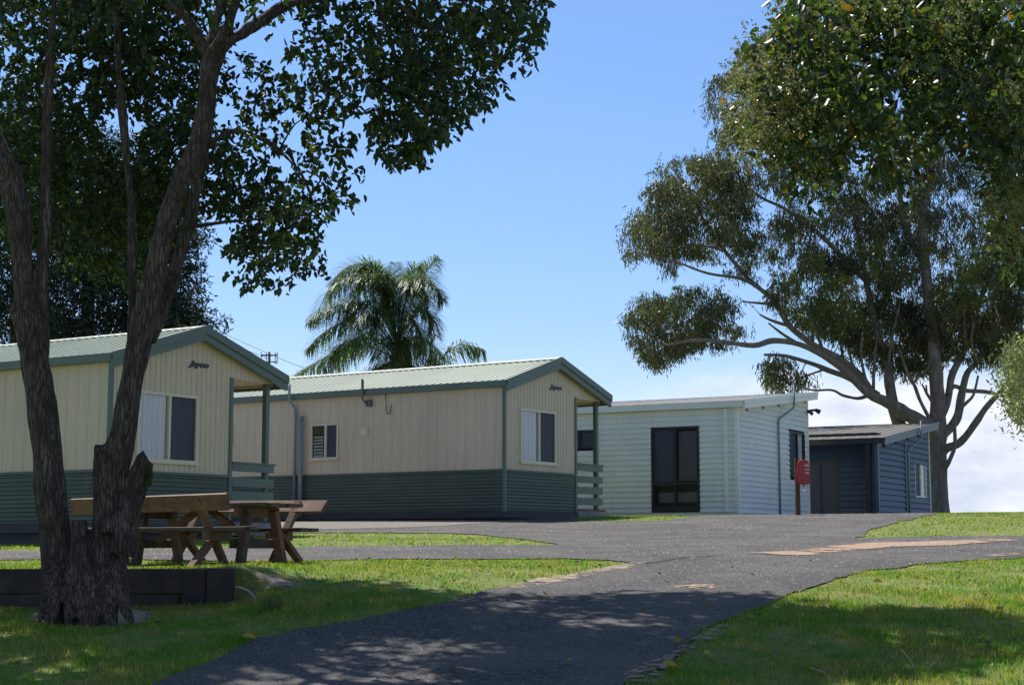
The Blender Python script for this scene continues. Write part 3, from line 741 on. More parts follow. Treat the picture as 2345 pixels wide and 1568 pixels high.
d = MB(); d.tube([(2.95, -.06, .10), (2.95, -.06, 2.66), (3.0, -.08, 2.74), (3.42, -.30, 3.02), (3.46, -.34, 3.10), (3.46, -.34, 3.66)], .030, 8); d.build('vent_pipe', 'pipe', c3, smooth=True)
d = MB(); d.box(5.38, 5.50, -.12, -.04, 3.05, 3.14); d.tube([(5.46, -.10, 3.12), (5.56, -.22, 3.14)], .035, 8); d.tube([(5.56, -.22, 3.15), (5.63, -.34, 3.08)], [.045, .075], 10); d.tube([(5.40, -.1, 3.08), (5.34, -.2, 3.02)], [.03, .055], 8); d.build('security_light', 'charcoal', c3)
d = MB(); d.tube([(4.8, 6.5, 3.2), (4.8, 6.5, zr3(4.8)+.20)], .012, 6); d.tube([(4.8, 6.3, zr3(4.8)+.17), (4.8, 6.9, zr3(4.8)+.17)], .010, 6); d.build('roof_antenna', 'dark_pipe', c3)
d = MB(); d.box(-.035, -.012, 3.62, 3.70, .02, .10); d.build('base_vent', 'charcoal', c3)
DB0, DB1, DM = 1.42, 3.3, 2.0
nb = dict(name='weatherboard_cabin', w=5.52, ze=2.14, zr=2.90, board='navy_board', trim='navy_trim', pitch=.17, lap=.046, roof='roof_dark', fascia='navy_trim', gutter='charcoal', ovr=.36,
          fh=[(3.86, 5.15, .68, 1.76)], sh=[(DB0, DB1, .10, 1.70)], rec=.9)
c4, zr4 = skillion(10.43, 47, 1.064, .80, 'dark blue weatherboard cabin in front of the gum tree', nb)
window(c4, 'x', 0, 3.86, 5.15, .68, 1.76, 'white_trim', 4.50, fw=.04, left='screen', right='curtain', sill=False)
f = MB()
for x0, x1, za, zb in ((DB0, DB0+.06, .05, 1.70), (DB1-.06, DB1, .05, 1.70), (DB0+.06, DB1-.06, 1.63, 1.70), (DB0+.06, DB1-.06, .05, .12), (DM-.03, DM+.03, .12, 1.63)): f.box(.87, .93, x0, x1, za, zb)
w = f.build('sliding_door', 'charcoal', c4)
m = MB(); m.box(.9, .906, DB0+.06, DM-.03, .12, 1.63); m.build('fly_screen', 'screen', w)
m = MB(); m.box(.9, .906, DM+.03, DB1-.06, .12, 1.63); m.build('fly_screen', 'screen', w)
m = MB(); m.box(0, .9, .14, 8, -.2, .03); m.build('deck', 'plinth', c4)
d = MB(); d.box(-.10, -.02, .18, .30, .0, 2.1); d.build('veranda_post', 'charcoal', c4)
d = MB(); d.tube([(3.02, -.06, .02), (3.02, -.06, 2.02), (3.06, -.08, 2.10), (3.50, -.28, 2.36), (3.54, -.34, 2.44), (3.54, -.34, 2.98)], .030, 8); d.build('vent_pipe', 'pipe', c4, smooth=True)
d = MB(); d.box(2.78, 2.88, -.05, -.01, 0, 2.3); d.build('wall_seam', 'navy_trim', c4)

# ------------------------------------------------------------------ hose or extinguisher post
s = empty('extinguisher_post', (6.58, 38, Tz(6.58, 38)), R(8)); tag(s, 'red fire equipment cover on a brown timber post at the road edge', 'fire post')
m = MB(); m.box(-.05, .05, -.04, .05, -.1, 1.30); m.build('post', 'post_wood', s, bevel=.006)
m = MB(); prof = [(-.13, .74), (-.11, .71), (.13, .71), (.15, .74), (.155, .95), (.145, 1.19), (.10, 1.26), (.02, 1.28), (-.08, 1.265), (-.12, 1.20), (-.14, 1.05)]
n = len(prof); m.add([(x+.10, -.17, z) for x, z in prof]+[(x+.10, .04, z) for x, z in prof], [tuple(range(n)), tuple(reversed(range(n, 2*n)))]+[(i, i+n, (i+1) % n+n, (i+1) % n) for i in range(n)])
cv = m.build('cover', 'red', s, bevel=.02)
m = MB(); m.tube([(.12, -.08, .70), (.12, -.08, .66)], .02, 8); m.build('drain_cap', 'charcoal', s)
m = MB(); m.tube([(.12, .02, .55), (.20, .02, .58)], .012, 6); m.build('latch', 'pipe', s)
for i, (tx, sz, z) in enumerate((('FIRE', .07, 1.12), ('HOSE', .055, 1.03), ('REEL', .055, .95))):
    text_part(tx, sz, cv, (.18, -.173, z), (R(90), 0, 0), 'white_letter', .10, 0, .001)

# ------------------------------------------------------------------ picnic table set
ex = Vector((-.845, .535, 0)); ey = Vector((.535, .845, 0))
yaw = math.atan2(ex.y, ex.x)
ORG = Vector((-3.01, 17.5, -.245))
def jb(mb, p, q, w, h, up=(0, 0, 1)): return mb.beam(p, q, w, h, up, .004)
# local x = along the seat (towards the left), local y = towards the camera (because of the turn)
def local(q, x=0): return ORG+ex*x+ey*q
def bench(name, at, flip, label, Lb=2.35, center_post=False, tilt=.35):
    o = empty(name, at, yaw + (0 if not flip else math.pi)); tag(o, label, 'bench', 'timber benches beside the picnic table')
    # local: back of bench at y=0, seat towards -y  (for flip=False the seat lies away from the camera)
    m = MB(); jb(m, (0, .0, .71), (Lb, .0, .69), .045, .18, (0, tilt, 1)); m.build('backrest', 'table_wood', o, bevel=.005)
    m = MB(); jb(m, (-.02, -.20, .425), (Lb+.02, -.20, .425), .145, .045); m.build('seat_plank', 'grey_wood', o, bevel=.005)
    m = MB(); jb(m, (-.05, -.36, .43), (Lb, -.36, .425), .145, .045); m.build('seat_plank', 'grey_wood', o, bevel=.005)
    for x in (.42, Lb-.42):
        m = MB(); jb(m, (x, .035, .76), (x, -.46, .0), .05, .10, (1, 0, 0)); m.build('leg', 'table_wood', o, bevel=.004)
        m = MB(); jb(m, (x+.052, -.38, .40), (x+.052, .06, .0), .05, .10, (1, 0, 0)); m.build('leg', 'table_wood', o, bevel=.004)
        m = MB(); jb(m, (x-.05, -.46, .355), (x-.05, -.03, .355), .05, .10); m.build('seat_bearer', 'table_wood', o, bevel=.004)
    if center_post:
        m = MB(); jb(m, (1.47, .03, .0), (1.47, .03, .62), .06, .05, (0, 1, 0)); m.build('centre_post', 'sleeper', o)
    return o
# bench with y axis pointing to the camera: rotation yaw makes local +y = Rz(yaw)*(0,1)
ly = Vector((-math.sin(yaw), math.cos(yaw), 0))    # = -ey
bench('picnic_bench', local(0), False, 'shaded bench with its back to the road, nearest the tree', center_post=True)
b2 = bench('picnic_bench', local(1.78, 2.35+.12), True, 'sunlit bench on the far side of the table, facing the road', tilt=.85)
t = empty('picnic_table', local(.62, .04), yaw); tag(t, 'low weathered timber picnic table between two benches', 'table')
Lt = 2.30
for i, y in enumerate((0, -.155, -.31, -.465, -.60)):
    m = MB(); jb(m, (0-.03*(i % 2), y, .695), (Lt, y, .69), .145, .042); m.build('table_plank', 'table_wood' if i % 2 else 'grey_wood', t, bevel=.005)
for x in (.36, Lt-.36):
    m = MB(); jb(m, (x, .06, .615), (x, -.66, .615), .05, .11); m.build('top_bearer', 'table_wood', t, bevel=.004)
    m = MB(); jb(m, (x-.052, -.08, .64), (x-.052, .03, -.02), .07, .11, (1, 0, 0)); m.build('leg', 'grey_wood', t, bevel=.004)
    m = MB(); jb(m, (x-.052, -.52, .64), (x-.052, -.70, -.02), .07, .10, (1, 0, 0)); m.build('leg', 'table_wood', t, bevel=.004)
    m = MB(); jb(m, (x+.052, .06, .27), (x+.052, -.72, .27), .045, .10); m.build('cross_rail', 'grey_wood', t, bevel=.004)
    sg = 1 if x < 1 else -1
    m = MB(); jb(m, (x+sg*.06, -.3, .29), (x+sg*.72, -.3, .66), .045, .08); m.build('brace', 'table_wood', t, bevel=.004)

# ------------------------------------------------------------------ sleeper retaining wall
s = empty('sleeper_wall', (-6.5, 15.0, -.55)); tag(s, 'low dark sleeper retaining wall behind the tree', 'retaining wall')
for (x0, x1, z0, z1) in ((-5.5, 0.9, .115, .325), (.91, 3.74, .125, .345), (-5.5, -.6, -.11, .105), (-.59, 3.5, -.11, .115)):
    m = MB(); m.box(x0, x1, -.05+random.uniform(0, .008), .03, z0, z1); m.build('sleeper', 'sleeper', s, bevel=.008)
m = MB(); m.box(3.745, 3.99, -.075, .06, -.2, .35); m.build('end_post', 'sleeper', s, bevel=.008)
m = MB(); m.box(3.55, 3.74, -.09, -.052, -.2, .33); m.build('wall_peg', 'sleeper', s, bevel=.006)

# ------------------------------------------------------------------ vegetation helpers
class Limbs:
    """collects limb polylines of one tree; pts (u, v, r_px) at depth Y+dy"""
    def __init__(s): s.nodes = []; s.mb = MB(); s.fine = MB()
    def limb(s, Y, pts, dy=None, sub=4, n=12, wob=.18):
        k = len(pts); dy = dy or [0]*k
        q = [(*P(u, v, Y+d), r*px(Y+d)) for (u, v, r), d in zip(pts, dy)]
        sp = spline(q, sub)
        s.mb.tube([p[:3] for p in sp], [max(.006, p[3]) for p in sp], n, wob=wob)
        for p in sp: s.nodes.append((Vector(p[:3]), p[3]))
    def twig_to(s, c, rmax=.03, n=5, kmin=.0):
        best = None; c = Vector(c)
        for p, r in s.nodes:
            d = (p-c).length+max(0, p.z-c.z)*.6
            if best is None or d < best[0]: best = (d, p, r)
        d, p, r = best
        r0 = min(r*.5, rmax*min(1, .35+d*.25))
        mid = p.lerp(c, .5)+Vector((random.uniform(-.12, .12), random.uniform(-.12, .12), random.uniform(.02, .22)))*min(1.2, d*.5)
        pts = spline([tuple(p), tuple(mid), tuple(c)], 3)
        rr = [r0*(1-.75*i/(len(pts)-1)) for i in range(len(pts))]
        s.fine.tube(pts, rr, n, cap=False)
        for q, r_ in list(zip(pts, rr))[2::2]: s.nodes.append((Vector(q), r_*1.5))
def fused(mb, name, mat, parent, voxel, disp=0, dscale=6.):
    """fuse overlapping limb tubes into one skin"""
    o = mb.build('tmp', mat); r = o.modifiers.new('r', 'REMESH'); r.mode = 'VOXEL'; r.voxel_size = voxel
    s_ = o.modifiers.new('s', 'SMOOTH'); s_.iterations = 3; s_.factor = .5
    bpy.context.view_layer.update()
    me = bpy.data.meshes.new_from_object(o.evaluated_get(bpy.context.evaluated_depsgraph_get()))
    bpy.data.objects.remove(o)
    n = len(me.vertices); co = np.empty(n*3, np.float32); me.vertices.foreach_get('co', co); co = co.reshape(-1, 3)
    if disp:
        no = np.empty(n*3, np.float32); me.vertices.foreach_get('normal', no); no = no.reshape(-1, 3)
        dv = np.array([noise.fractal(Vector((c[0]*dscale, c[1]*dscale, c[2]*dscale*.16)), .9, 2.1, 4) for c in co])
        co = co+no*(dv*disp)[:, None]; me.vertices.foreach_set('co', co.ravel().astype(np.float32)); me.update()
    me.name = name; me.polygons.foreach_set('use_smooth', np.ones(len(me.polygons), bool))
    me.materials.clear(); me.materials.append(MT[mat])
    q = bpy.data.objects.new(name, me); COL.objects.link(q); q.parent = parent; return q
def unit(a): return a/np.maximum(np.linalg.norm(a, axis=1, keepdims=True), 1e-9)
def leaf_mesh(name, C, D, length, width, mat, parent, fold=.25, curl=.15, rnd=None, rnd_base=None):
    """C base points, D unit directions; ovate folded leaves of six vertices"""
    n = len(C); length = (np.asarray(length)*RNG.uniform(.6, 1.25, n))[:, None]; width = (np.asarray(width)*RNG.uniform(.7, 1.2, n))[:, None]
    r = unit(RNG.normal(size=(n, 3))); S = unit(np.cross(D, r)); U = np.cross(S, D)
    f = fold*width
    V = np.stack([C, C+D*length*.28+S*width*.46+U*f, C+D*length*.68+S*width*.36+U*(f*.6-curl*length*.3),
                  C+D*length-U*curl*length, C+D*length*.68-S*width*.36+U*(f*.6-curl*length*.3), C+D*length*.28-S*width*.46+U*f], 1).reshape(-1, 3)
    i = np.arange(n)*6
    F = np.concatenate([np.stack([i, i+1, i+2, i+3], 1), np.stack([i, i+3, i+4, i+5], 1)])
    rn = RNG.random(n) if rnd is None else rnd
    return np_mesh(name, V, F, mat, parent, np.concatenate([rn, rn]))
def clumps_in(polys, Yr, n, holes=(), Yf=None, sep=0):
    out = []
    bx = [min(p[0] for q in polys for p in q), max(p[0] for q in polys for p in q), min(p[1] for q in polys for p in q), max(p[1] for q in polys for p in q)]
    tries = 0
    while len(out) < n and tries < n*200:
        tries += 1
        u = random.uniform(bx[0], bx[1]); v = random.uniform(bx[2], bx[3])
        if not any(in_poly(u, v, q) for q in polys) or any(in_poly(u, v, h) for h in holes): continue
        Y = random.uniform(*Yr) if Yf is None else Yf(u, v)
        p = P(u, v, Y)
        if sep and any((p-o).length < sep for o in out[-400:]): continue
        out.append(p)
    return out
def leaves_around(cl, per, rad, down=.5, squash=.8, sprig=7, sprig_r=.12):
    """cluster centres -> leaf bases and directions, leaves gathered on small sprigs"""
    C = []; D = []
    cl = np.array([tuple(c) for c in cl]); n = len(cl); ns = max(1, per//sprig)
    o = unit(RNG.normal(size=(n*ns, 3)))*(RNG.random((n*ns, 1))**.4)*rad; o[:, 2] *= squash
    sc_ = np.repeat(cl, ns, 0)+o
    sd = unit(unit(o)+RNG.normal(size=o.shape)*.5+np.array([0, 0, -down]))
    b = np.repeat(sc_, sprig, 0); dd = np.repeat(sd, sprig, 0)
    t = np.tile(np.linspace(0, 1, sprig), len(sc_))[:, None]
    b = b+dd*t*sprig_r+RNG.normal(size=b.shape)*sprig_r*.12
    D = unit(dd*.7+RNG.normal(size=b.shape)*.75+np.array([0, 0, -down]))
    return b, D
def keep_in(b, D, polys, holes=(), soft=6, free_v=None):
    u, v = project(b); u = u+RNG.normal(size=len(u))*soft; v = v+RNG.normal(size=len(v))*soft
    k = np.zeros(len(b), bool)
    for q in polys: k |= in_poly(u, v, q)
    for h in holes: k &= ~in_poly(u, v, h)
    return b[k], D[k]

# ------------------------------------------------------------------ sun direction (used to know where crowns shade the ground)
SUN_AZ, SUN_EL = R(-25), R(58)
SUN = Vector((math.sin(SUN_AZ)*math.cos(SUN_EL), math.cos(SUN_AZ)*math.cos(SUN_EL), math.sin(SUN_EL)))
SX, SY = SUN.x/SUN.z, SUN.y/SUN.z
def over(ground_pts, n, h0, h1):
    """places in a crown h0..h1 above the ground that stand between the sun and the given ground outline"""
    out = []; bx = [min(p[0] for p in ground_pts), max(p[0] for p in ground_pts), min(p[1] for p in ground_pts), max(p[1] for p in ground_pts)]
    while len(out) < n:
        x = random.uniform(bx[0], bx[1]); y = random.uniform(bx[2], bx[3])
        if not in_poly(x, y, ground_pts): continue
        h = random.uniform(h0, h1); z = Tz(x, y)
        out.append(Vector((x+SX*h, y+SY*h, z+h)))
    return out

# ------------------------------------------------------------------ the forked foreground tree
YT = 13.5
base = P(205, 1412, YT)
ft = empty('shade_tree', (base.x, YT, Tz(base.x, YT)))
tag(ft, 'large forked shade tree with several rough trunks in the left foreground', 'tree')
def parented(o, e):
    o.parent = e; o.matrix_parent_inverse = Matrix.Translation(-e.location); return o
A = Limbs()
A.limb(YT, [(146,1440,46),(145,1395,40),(137,1300,39),(119,1150,36),(104,1000,35),(88,870,33),(70,760,30),(53,640,25),(43,500,27),(22,400,27),(-5,360,31),(-60,200,28),(-150,0,24),(-260,-200,18)])
A.limb(YT, [(88,850,22),(92,740,20),(96,640,17),(105,500,14),(107,380,13),(110,250,12),(116,120,10),(124,-50,8),(130,-260,7)], [.1]*9)
A.limb(YT, [(190,1430,30),(186,1340,28),(184,1260,25),(183,1200,20),(183,1190,20)], [-.12]*5)
A.limb(YT, [(234,1440,34),(237,1380,33),(240,1280,33),(247,1187,35),(256,1090,35),(280,1000,31),(300,880,29),(322,770,29),(350,640,26),(384,500,24),(418,405,24),(452,330,24),(472,250,23),(477,180,20),(478,130,19)])
A.limb(YT, [(478,135,15),(455,85,13),(425,40,13),(372,0,12),(310,-70,11),(230,-200,9)], [0,0,-.1,-.2,-.4,-.6])
A.limb(YT, [(478,130,14),(490,60,12),(507,0,13),(512,-90,11),(520,-260,8)], [0,.1,.2,.3,.5])
A.limb(YT, [(480,130,14),(515,75,12),(540,0,12),(556,-90,10),(600,-260,7)], [0,-.1,-.2,-.3,-.4])
A.limb(YT, [(480,135,15),(535,90,13),(600,48,13),(655,14,12),(760,-10,11),(880,-8,10),(960,50,8),(1040,90,6),(1150,100,4)], [0,0,.1,.2,.3,.4,.5,.6,.7])
A.limb(YT, [(860,-10,8),(890,80,6),(915,165,5),(925,230,3.5),(940,320,2.5)], [.4,.5,.5,.5,.5])
A.limb(YT, [(335,780,24),(368,700,21),(396,630,18),(432,510,14),(450,430,12),(470,350,10),(480,250,9),(510,120,9),(560,-40,7)], [.25,.3,.35,.4,.45,.5,.5,.5,.6])
A.limb(YT, [(480,330,9),(540,300,8),(620,330,6),(690,400,4.5),(720,470,3)], [.5,.6,.7,.8,.8])
A.limb(YT, [(298,880,16),(303,790,13),(304,650,12),(303,560,11),(298,450,10),(290,350,9),(280,250,10),(268,100,8),(260,-80,6)], [.2,.25,.3,.3,.35,.4,.4,.5,.5])
A.limb(YT, [(255,1220,34),(240,1130,25),(234,1060,19),(233,1025,17),(233,1018,16)], [-.06]*5)
A.limb(YT, [(275,1270,30),(300,1160,27),(320,1090,25),(334,1052,22),(337,1047,21)], [-.05]*5)
A.limb(YT, [(68,850,14),(40,720,16),(28,700,13)], [-.05]*3)
for (u, v, du, r) in ((112,1375,-16,12),(165,1385,-8,13),(215,1392,3,14),(272,1375,22,13),(130,1385,-10,13),(245,1390,12,14),(190,1395,0,12)):
    A.limb(YT, [(u,v-90,r*1.4),(u+du*.3,v-20,r*1.2),(u+du*.8,v+26,r*.9),(u+du*1.4,v+50,r*.5)], [-.1,-.2,-.28,-.36])
tr_ = fused(A.mb, 'trunk', 'bark', None, .017, .016, 7.5); parented(tr_, ft)
def gx(c):
    # where the clump's shadow lands
    h = c.z-Tz(c.x, c.y); x, y = c.x, c.y
    for _ in range(4):
        h = c.z-Tz(x, y); x, y = c.x-SX*h, c.y-SY*h
    return x, y
shade = W([(-250,1402),(540,1388),(610,1345),(690,1330),(770,1330),(900,1348),(1000,1362),(1100,1372),(1300,1370),(1500,1366),(1786,1377),(1851,1405),(2045,1405),(2239,1405),(2345,1435),(2520,1450),(2520,1505),(2345,1480),(2196,1508),(2131,1534),(1980,1543),(1850,1568),(1800,1660),(-250,1660)])
lightspots = [W(q) for q in ([(813,1463),(1026,1472),(1117,1500),(965,1515),(770,1494)], [(596,1550),(965,1543),(1060,1590),(500,1590)], [(0,1425),(240,1428),(250,1448),(0,1455)], [(60,1490),(230,1480),(260,1530),(60,1545)], [(1120,1395),(1230,1392),(1240,1402),(1130,1404)],
    [(1330,1425),(1480,1420),(1490,1440),(1340,1436)], [(1990,1450),(2100,1448),(2100,1466),(2000,1468)], [(2240,1460),(2340,1455),(2340,1470),(2250,1475)], [(1640,1470),(1700,1465),(1700,1480),(1640,1482)])]
def lit(c):
    x, y = gx(c); return any(in_poly(x+i*.34, y+j*.34, q) for q in lightspots for i, j in ((0, 0), (1, 0), (-1, 0), (0, 1), (0, -1)))
# polygons of the crown as seen; depth runs from 11.5 to 16 m
crownL = [(-90,-90),(1262,-90),(1253,6),(1248,60),(1241,99),(1228,130),(1220,168),(1153,182),(1172,205),(1150,235),(1123,259),(1080,262),(1057,298),(1027,316),(990,322),(985,350),(985,382),(940,380),(901,391),(860,350),(847,286),(866,238),(838,196),(800,175),(790,158),(762,150),(800,190),(828,220),(808,286),(820,328),(802,343),(838,394),(812,430),(808,470),(770,484),(742,500),(726,540),(742,570),(742,622),(700,628),(660,655),(580,668),(545,640),(514,622),(528,585),(505,560),(468,548),(450,560),(400,560),(350,610),(330,650),(260,650),(150,620),(120,570),(-90,560)]
thin = [[(470,250),(520,210),(560,250),(520,290)],[(430,500),(480,480),(560,520),(520,560),(440,560)],[(230,260),(300,240),(320,330),(240,350)],[(550,20),(640,60),(590,120),(530,90)]]
def yl(u, v):
    if u < 560 and v > 60: return random.uniform(14.3, 17.0)
    return random.uniform(12.6, 16.2)
cl = [c for c in clumps_in([crownL], None, 480, thin, yl) if not (c.x > -2.0 and random.random() < .28)]
cl += clumps_in([[(380,-60),(1250,-60),(1240,90),(1000,250),(800,140),(820,400),(600,560),(400,400)]], (14.2, 15.6), 55, thin)
cl += clumps_in([[(850,190),(1120,180),(1060,290),(985,380),(900,390),(850,320)]], (13.2, 14.8), 30)
cl += clumps_in([[(520,490),(740,490),(740,620),(660,650),(580,660),(530,620)]], (13.4, 15), 40)
cl += clumps_in([[(600,200),(820,230),(830,390),(800,460),(620,480)]], (13.4, 15), 40)
cl = [c for c in cl if not (lit(c) and random.random() < .93)]
cl += clumps_in([[(-90,-90),(500,-90),(450,300),(400,560),(300,620),(150,600),(-90,560)]], (14.6, 18.0), 190)
A.fine = MB()
for c in cl: 
    if random.random() < .8: A.twig_to(c, .035)
b, D = leaves_around(cl, 70, .40, .55)
b, D = keep_in(b, D, [crownL], thin, 9)
leafset = [(b, D)]
# rest of the crown, unseen above the frame: placed to shade road, grass and trunk
up_all = [c for c in over(shade, 2500, 7.0, 9.2)]; up = [c for c in up_all if gx(c)[0] < 1.6]; up2 = [c for c in up_all if gx(c)[0] >= 1.6]
up = [c for c in up if not (lit(c) and random.random() < .93)]
up_u = np.array([tuple(c) for c in up]); uu, vv = project(up_u)
up = [c for c, v_ in zip(up, vv) if v_ < -25]
for c in up[::3]: A.twig_to(c, .05)
b2_, D2_ = leaves_around(up, 42, .42, .4)
u_, v_ = project(b2_); k = (v_ < 0) | in_poly(u_, v_, crownL); leafset.append((b2_[k], D2_[k]))
parented(A.fine.build('branches', 'bark_dark', smooth=True), ft)
B_ = np.concatenate([x[0] for x in leafset]); D_ = np.concatenate([x[1] for x in leafset])
parented(leaf_mesh('crown', B_, D_, np.where(np.arange(len(B_)) < len(leafset[0][0]), .080, .115), np.where(np.arange(len(B_)) < len(leafset[0][0]), .046, .066), 'leaf', None), ft)
# moss on the cut stump
mb_ = P(341, 1090, YT-.1); mc = RNG.normal(size=(420, 3))*np.array([.010, .014, .035])+np.array(mb_)
parented(leaf_mesh('moss', mc, unit(RNG.normal(size=mc.shape)+np.array([.3, -.3, .3])), .022, .012, 'moss', None), ft)

# ------------------------------------------------------------------ overhanging tree at upper right
YR_ = 10.2
rt_ = empty('flowering_tree', (5.2, 10.6, Tz(5.2, 10.6)))
tag(rt_, 'overhanging flowering tree with glossy leaves reaching in from the upper right', 'tree')
Bq = Limbs()
Bq.limb(10.6, [(3050,1560,80),(3010,1200,60),(2960,800,52),(2900,450,44),(2800,150,36),(2700,-100,28),(2560,-400,16)], [0]*7)
Bq.limb(10.6, [(2900,450,30),(2700,250,22),(2500,140,18),(2345,100,15),(2200,108,13),(2090,120,12),(2020,150,10),(1985,180,8),(1940,205,5),(1860,190,3)], [0,0,-.1,-.2,-.3,-.4,-.4,-.4,-.4,-.4])
Bq.limb(10.2, [(2090,122,9),(2000,100,7),(1920,105,5),(1850,120,3),(1780,140,2)], [0,-.1,-.1,-.2,-.2])
Bq.limb(10.2, [(2020,150,7),(1990,220,5),(1960,300,4),(1900,360,3),(1860,420,2)], [0]*5)
Bq.limb(10.2, [(2200,110,8),(2180,220,5),(2100,300,4),(2060,400,3)], [0]*4)
Bq.limb(10.6, [(2800,150,26),(2600,-60,18),(2350,-100,13),(2100,-60,9),(1950,-20,6)], [0,-.2,-.4,-.6,-.8])
Bq.limb(10.6, [(2960,800,22),(2700,640,14),(2500,640,10),(2400,760,7),(2340,860,4)], [0,0,0,0,0])
o = Bq.mb.build('trunk', 'bark_dark', smooth=True); parented(o, rt_)
crownR = [(1768,-40),(1772,20),(1790,60),(1765,80),(1722,95),(1730,120),(1690,150),(1690,205),(1702,252),(1712,300),(1718,352),(1756,345),(1805,387),(1801,427),(1822,475),(1873,472),(1913,405),(1920,330),(1963,320),(1999,330),(2008,427),(2053,472),(2107,450),(2085,380),(2110,330),(2150,318),(2200,325),(2224,330),(2270,420),(2280,540),(2300,640),(2400,660),(2400,-40)]
bushR = [(2400,770),(2345,775),(2312,792),(2290,830),(2286,880),(2300,930),(2300,965),(2330,985),(2400,985)]
holeR = [[(1940,118),(2010,125),(2015,152),(1950,165)],[(2040,180),(2090,165),(2110,230),(2060,290),(2030,250)],[(1930,300),(1990,300),(1990,390),(1930,380)],[(2120,330),(2230,340),(2270,480),(2200,600),(2100,560),(2110,460)]]
cl = clumps_in([crownR], (9.3, 11.4), 170, holeR)
for c in cl: Bq.twig_to(c, .02)
b, D = leaves_around(cl, 77, .32, .5, sprig_r=.16); b, D = keep_in(b, D, [crownR], holeR, 22)
# unseen canopy given to this tree above the frame, placed to shade right grass
up2 = [c for c in up2 if not (lit(c) and random.random() < .93)]
uu, vv = project(np.array([tuple(c) for c in up2])); up2 = [c for c, v_, u1 in zip(up2, vv, uu) if v_ < -25]
for c in up2[::3]: Bq.twig_to(c, .05)
bb, DD = leaves_around(up2, 56, .42, .4)
u_, v_ = project(bb); k = (v_ < -45) | (u_ > 2420); bb, DD = bb[k], DD[k]
parented(leaf_mesh('crown', np.concatenate([b, bb]), np.concatenate([D, DD]), np.where(np.arange(len(b)+len(bb)) < len(b), .078, .115), np.where(np.arange(len(b)+len(bb)) < len(b), .045, .066), 'leaf_right', None), rt_)
# blossom sprays
bl = clumps_in([[(1700,140),(1760,100),(1800,180),(1790,330),(1760,350),(1712,345),(1700,250)]], (9.2, 10.3), 26)
bl += clumps_in([crownR], (9.1, 10.4), 34, holeR)
bl += clumps_in([[(2280,250),(2400,150),(2400,560),(2310,560),(2290,430)]], (9.2, 10), 26)
for c in bl: Bq.twig_to(c, .012)
b, D = leaves_around(bl, 240, .18, .2, 1.2, 7, .05)
parented(leaf_mesh('blossom', b, unit(RNG.normal(size=b.shape)), .018, .012, 'blossom', None), rt_)
lb = clumps_in([bushR], (9.6, 10.6), 60)
for c in lb: Bq.twig_to(c, .012)
b, D = leaves_around(lb, 150, .19, .3, 1, 7, .07); b, D = keep_in(b, D, [bushR], (), 15)
parented(leaf_mesh('pale_foliage', b, D, .030, .013, 'leaf_blossom_bush', None), rt_)
parented(Bq.fine.build('branches', 'bark_dark', smooth=True), rt_)

# ------------------------------------------------------------------ gum tree
YG = 60
base = P(2151, 1187, YG)
gt_ = empty('gum_tree', (base.x, YG, Tz(base.x, YG))); tag(gt_, 'tall spreading gum tree with pale bark behind the dark blue cabin', 'tree')
G = Limbs()
def GL(pts, d1=0.0, **k): G.limb(YG, pts, [d1*i/(len(pts)-1) for i in range(len(pts))], **k)
GL([(2153,1225,28),(2152,1185,24),(2149,1100,21),(2147,1035,21),(2146,990,22),(2148,937,18),(2141,837,16),(2132,739,14),(2118,600,12),(2112,500,10),(2134,373,8),(2138,225,6),(2150,80,4)])
GL([(2147,1000,20),(2126,976,17),(2090,955,16),(2067,943,17),(2031,920,13),(1988,900,10.5),(1935,848,9),(1885,814,7.5),(1830,788,6.5),(1771,780,7),(1726,791,6),(1660,783,5),(1591,779,4),(1530,790,2.5)], -3)
GL([(2062,975,15),(2047,937,14),(2038,880,12),(2033,838,11),(2016,790,9),(1995,700,8),(1975,600,6),(1955,480,4),(1930,350,3)], 1)
GL([(2010,905,9),(1945,866,7),(1890,845,6),(1861,833,5),(1800,815,4),(1750,812,2.5)], -1.5)
GL([(1990,890,9),(1966,855,8),(1920,820,8),(1861,788,7),(1807,746,6.5),(1780,698,6),(1741,662,5),(1696,638,4),(1621,626,3),(1546,599,2.5),(1470,580,2)], -1)
GL([(1741,662,5),(1711,635,5),(1660,575,4.5),(1620,520,3.5),(1580,440,3),(1550,400,2)], 1)
GL([(2113,600,8),(2071,520,7),(2060,440,6),(2040,350,5),(2000,250,4),(1950,180,3)], 1.5)
GL([(1980,640,7),(1930,590,6),(1880,540,5),(1800,480,4),(1740,450,3),(1690,400,2.5),(1650,300,2)], 1)
GL([(2150,1000,14),(2166,989,11),(2192,956,10),(2202,904,9),(2215,854,7),(2238,828,6),(2265,780,5),(2300,700,4)], 1)
GL([(2152,1040,13),(2169,1026,10),(2199,1012,9),(2229,976,8),(2255,937,7),(2288,900,6),(2311,870,5),(2360,800,4)], -1)
GL([(2150,1080,10),(2165,1068,7),(2176,1050,5),(2187,1016,4.5),(2187,953,4),(2210,925,4),(2229,904,3),(2240,860,2.5)], -2, wob=.1)
GL([(2155,950,12),(2170,915,9),(2182,854,8),(2212,795,7),(2240,700,6),(2280,600,5),(2320,480,3)], 1)
GL([(2170,900,6),(2186,884,5),(2212,894,5),(2258,897,4.5),(2311,910,3.5),(2360,915,3)], 2)
GL([(2145,985,7),(2133,965,5),(2110,923,4),(2093,880,4),(2077,851,3),(2060,800,2)], -1)
GL([(2090,880,3),(2105,860,2.5),(2125,842,2),(2135,800,2)], -1, n=6)
GL([(2142,930,5),(2122,900,3),(2112,880,2)], -1, n=6); GL([(2122,902,3),(2121,882,2)], -1, n=6)
GL([(1988,905,5),(1965,912,4),(1930,905,3.5),(1905,893,3),(1860,893,2.5),(1820,880,1.5)], -2.5, n=6)
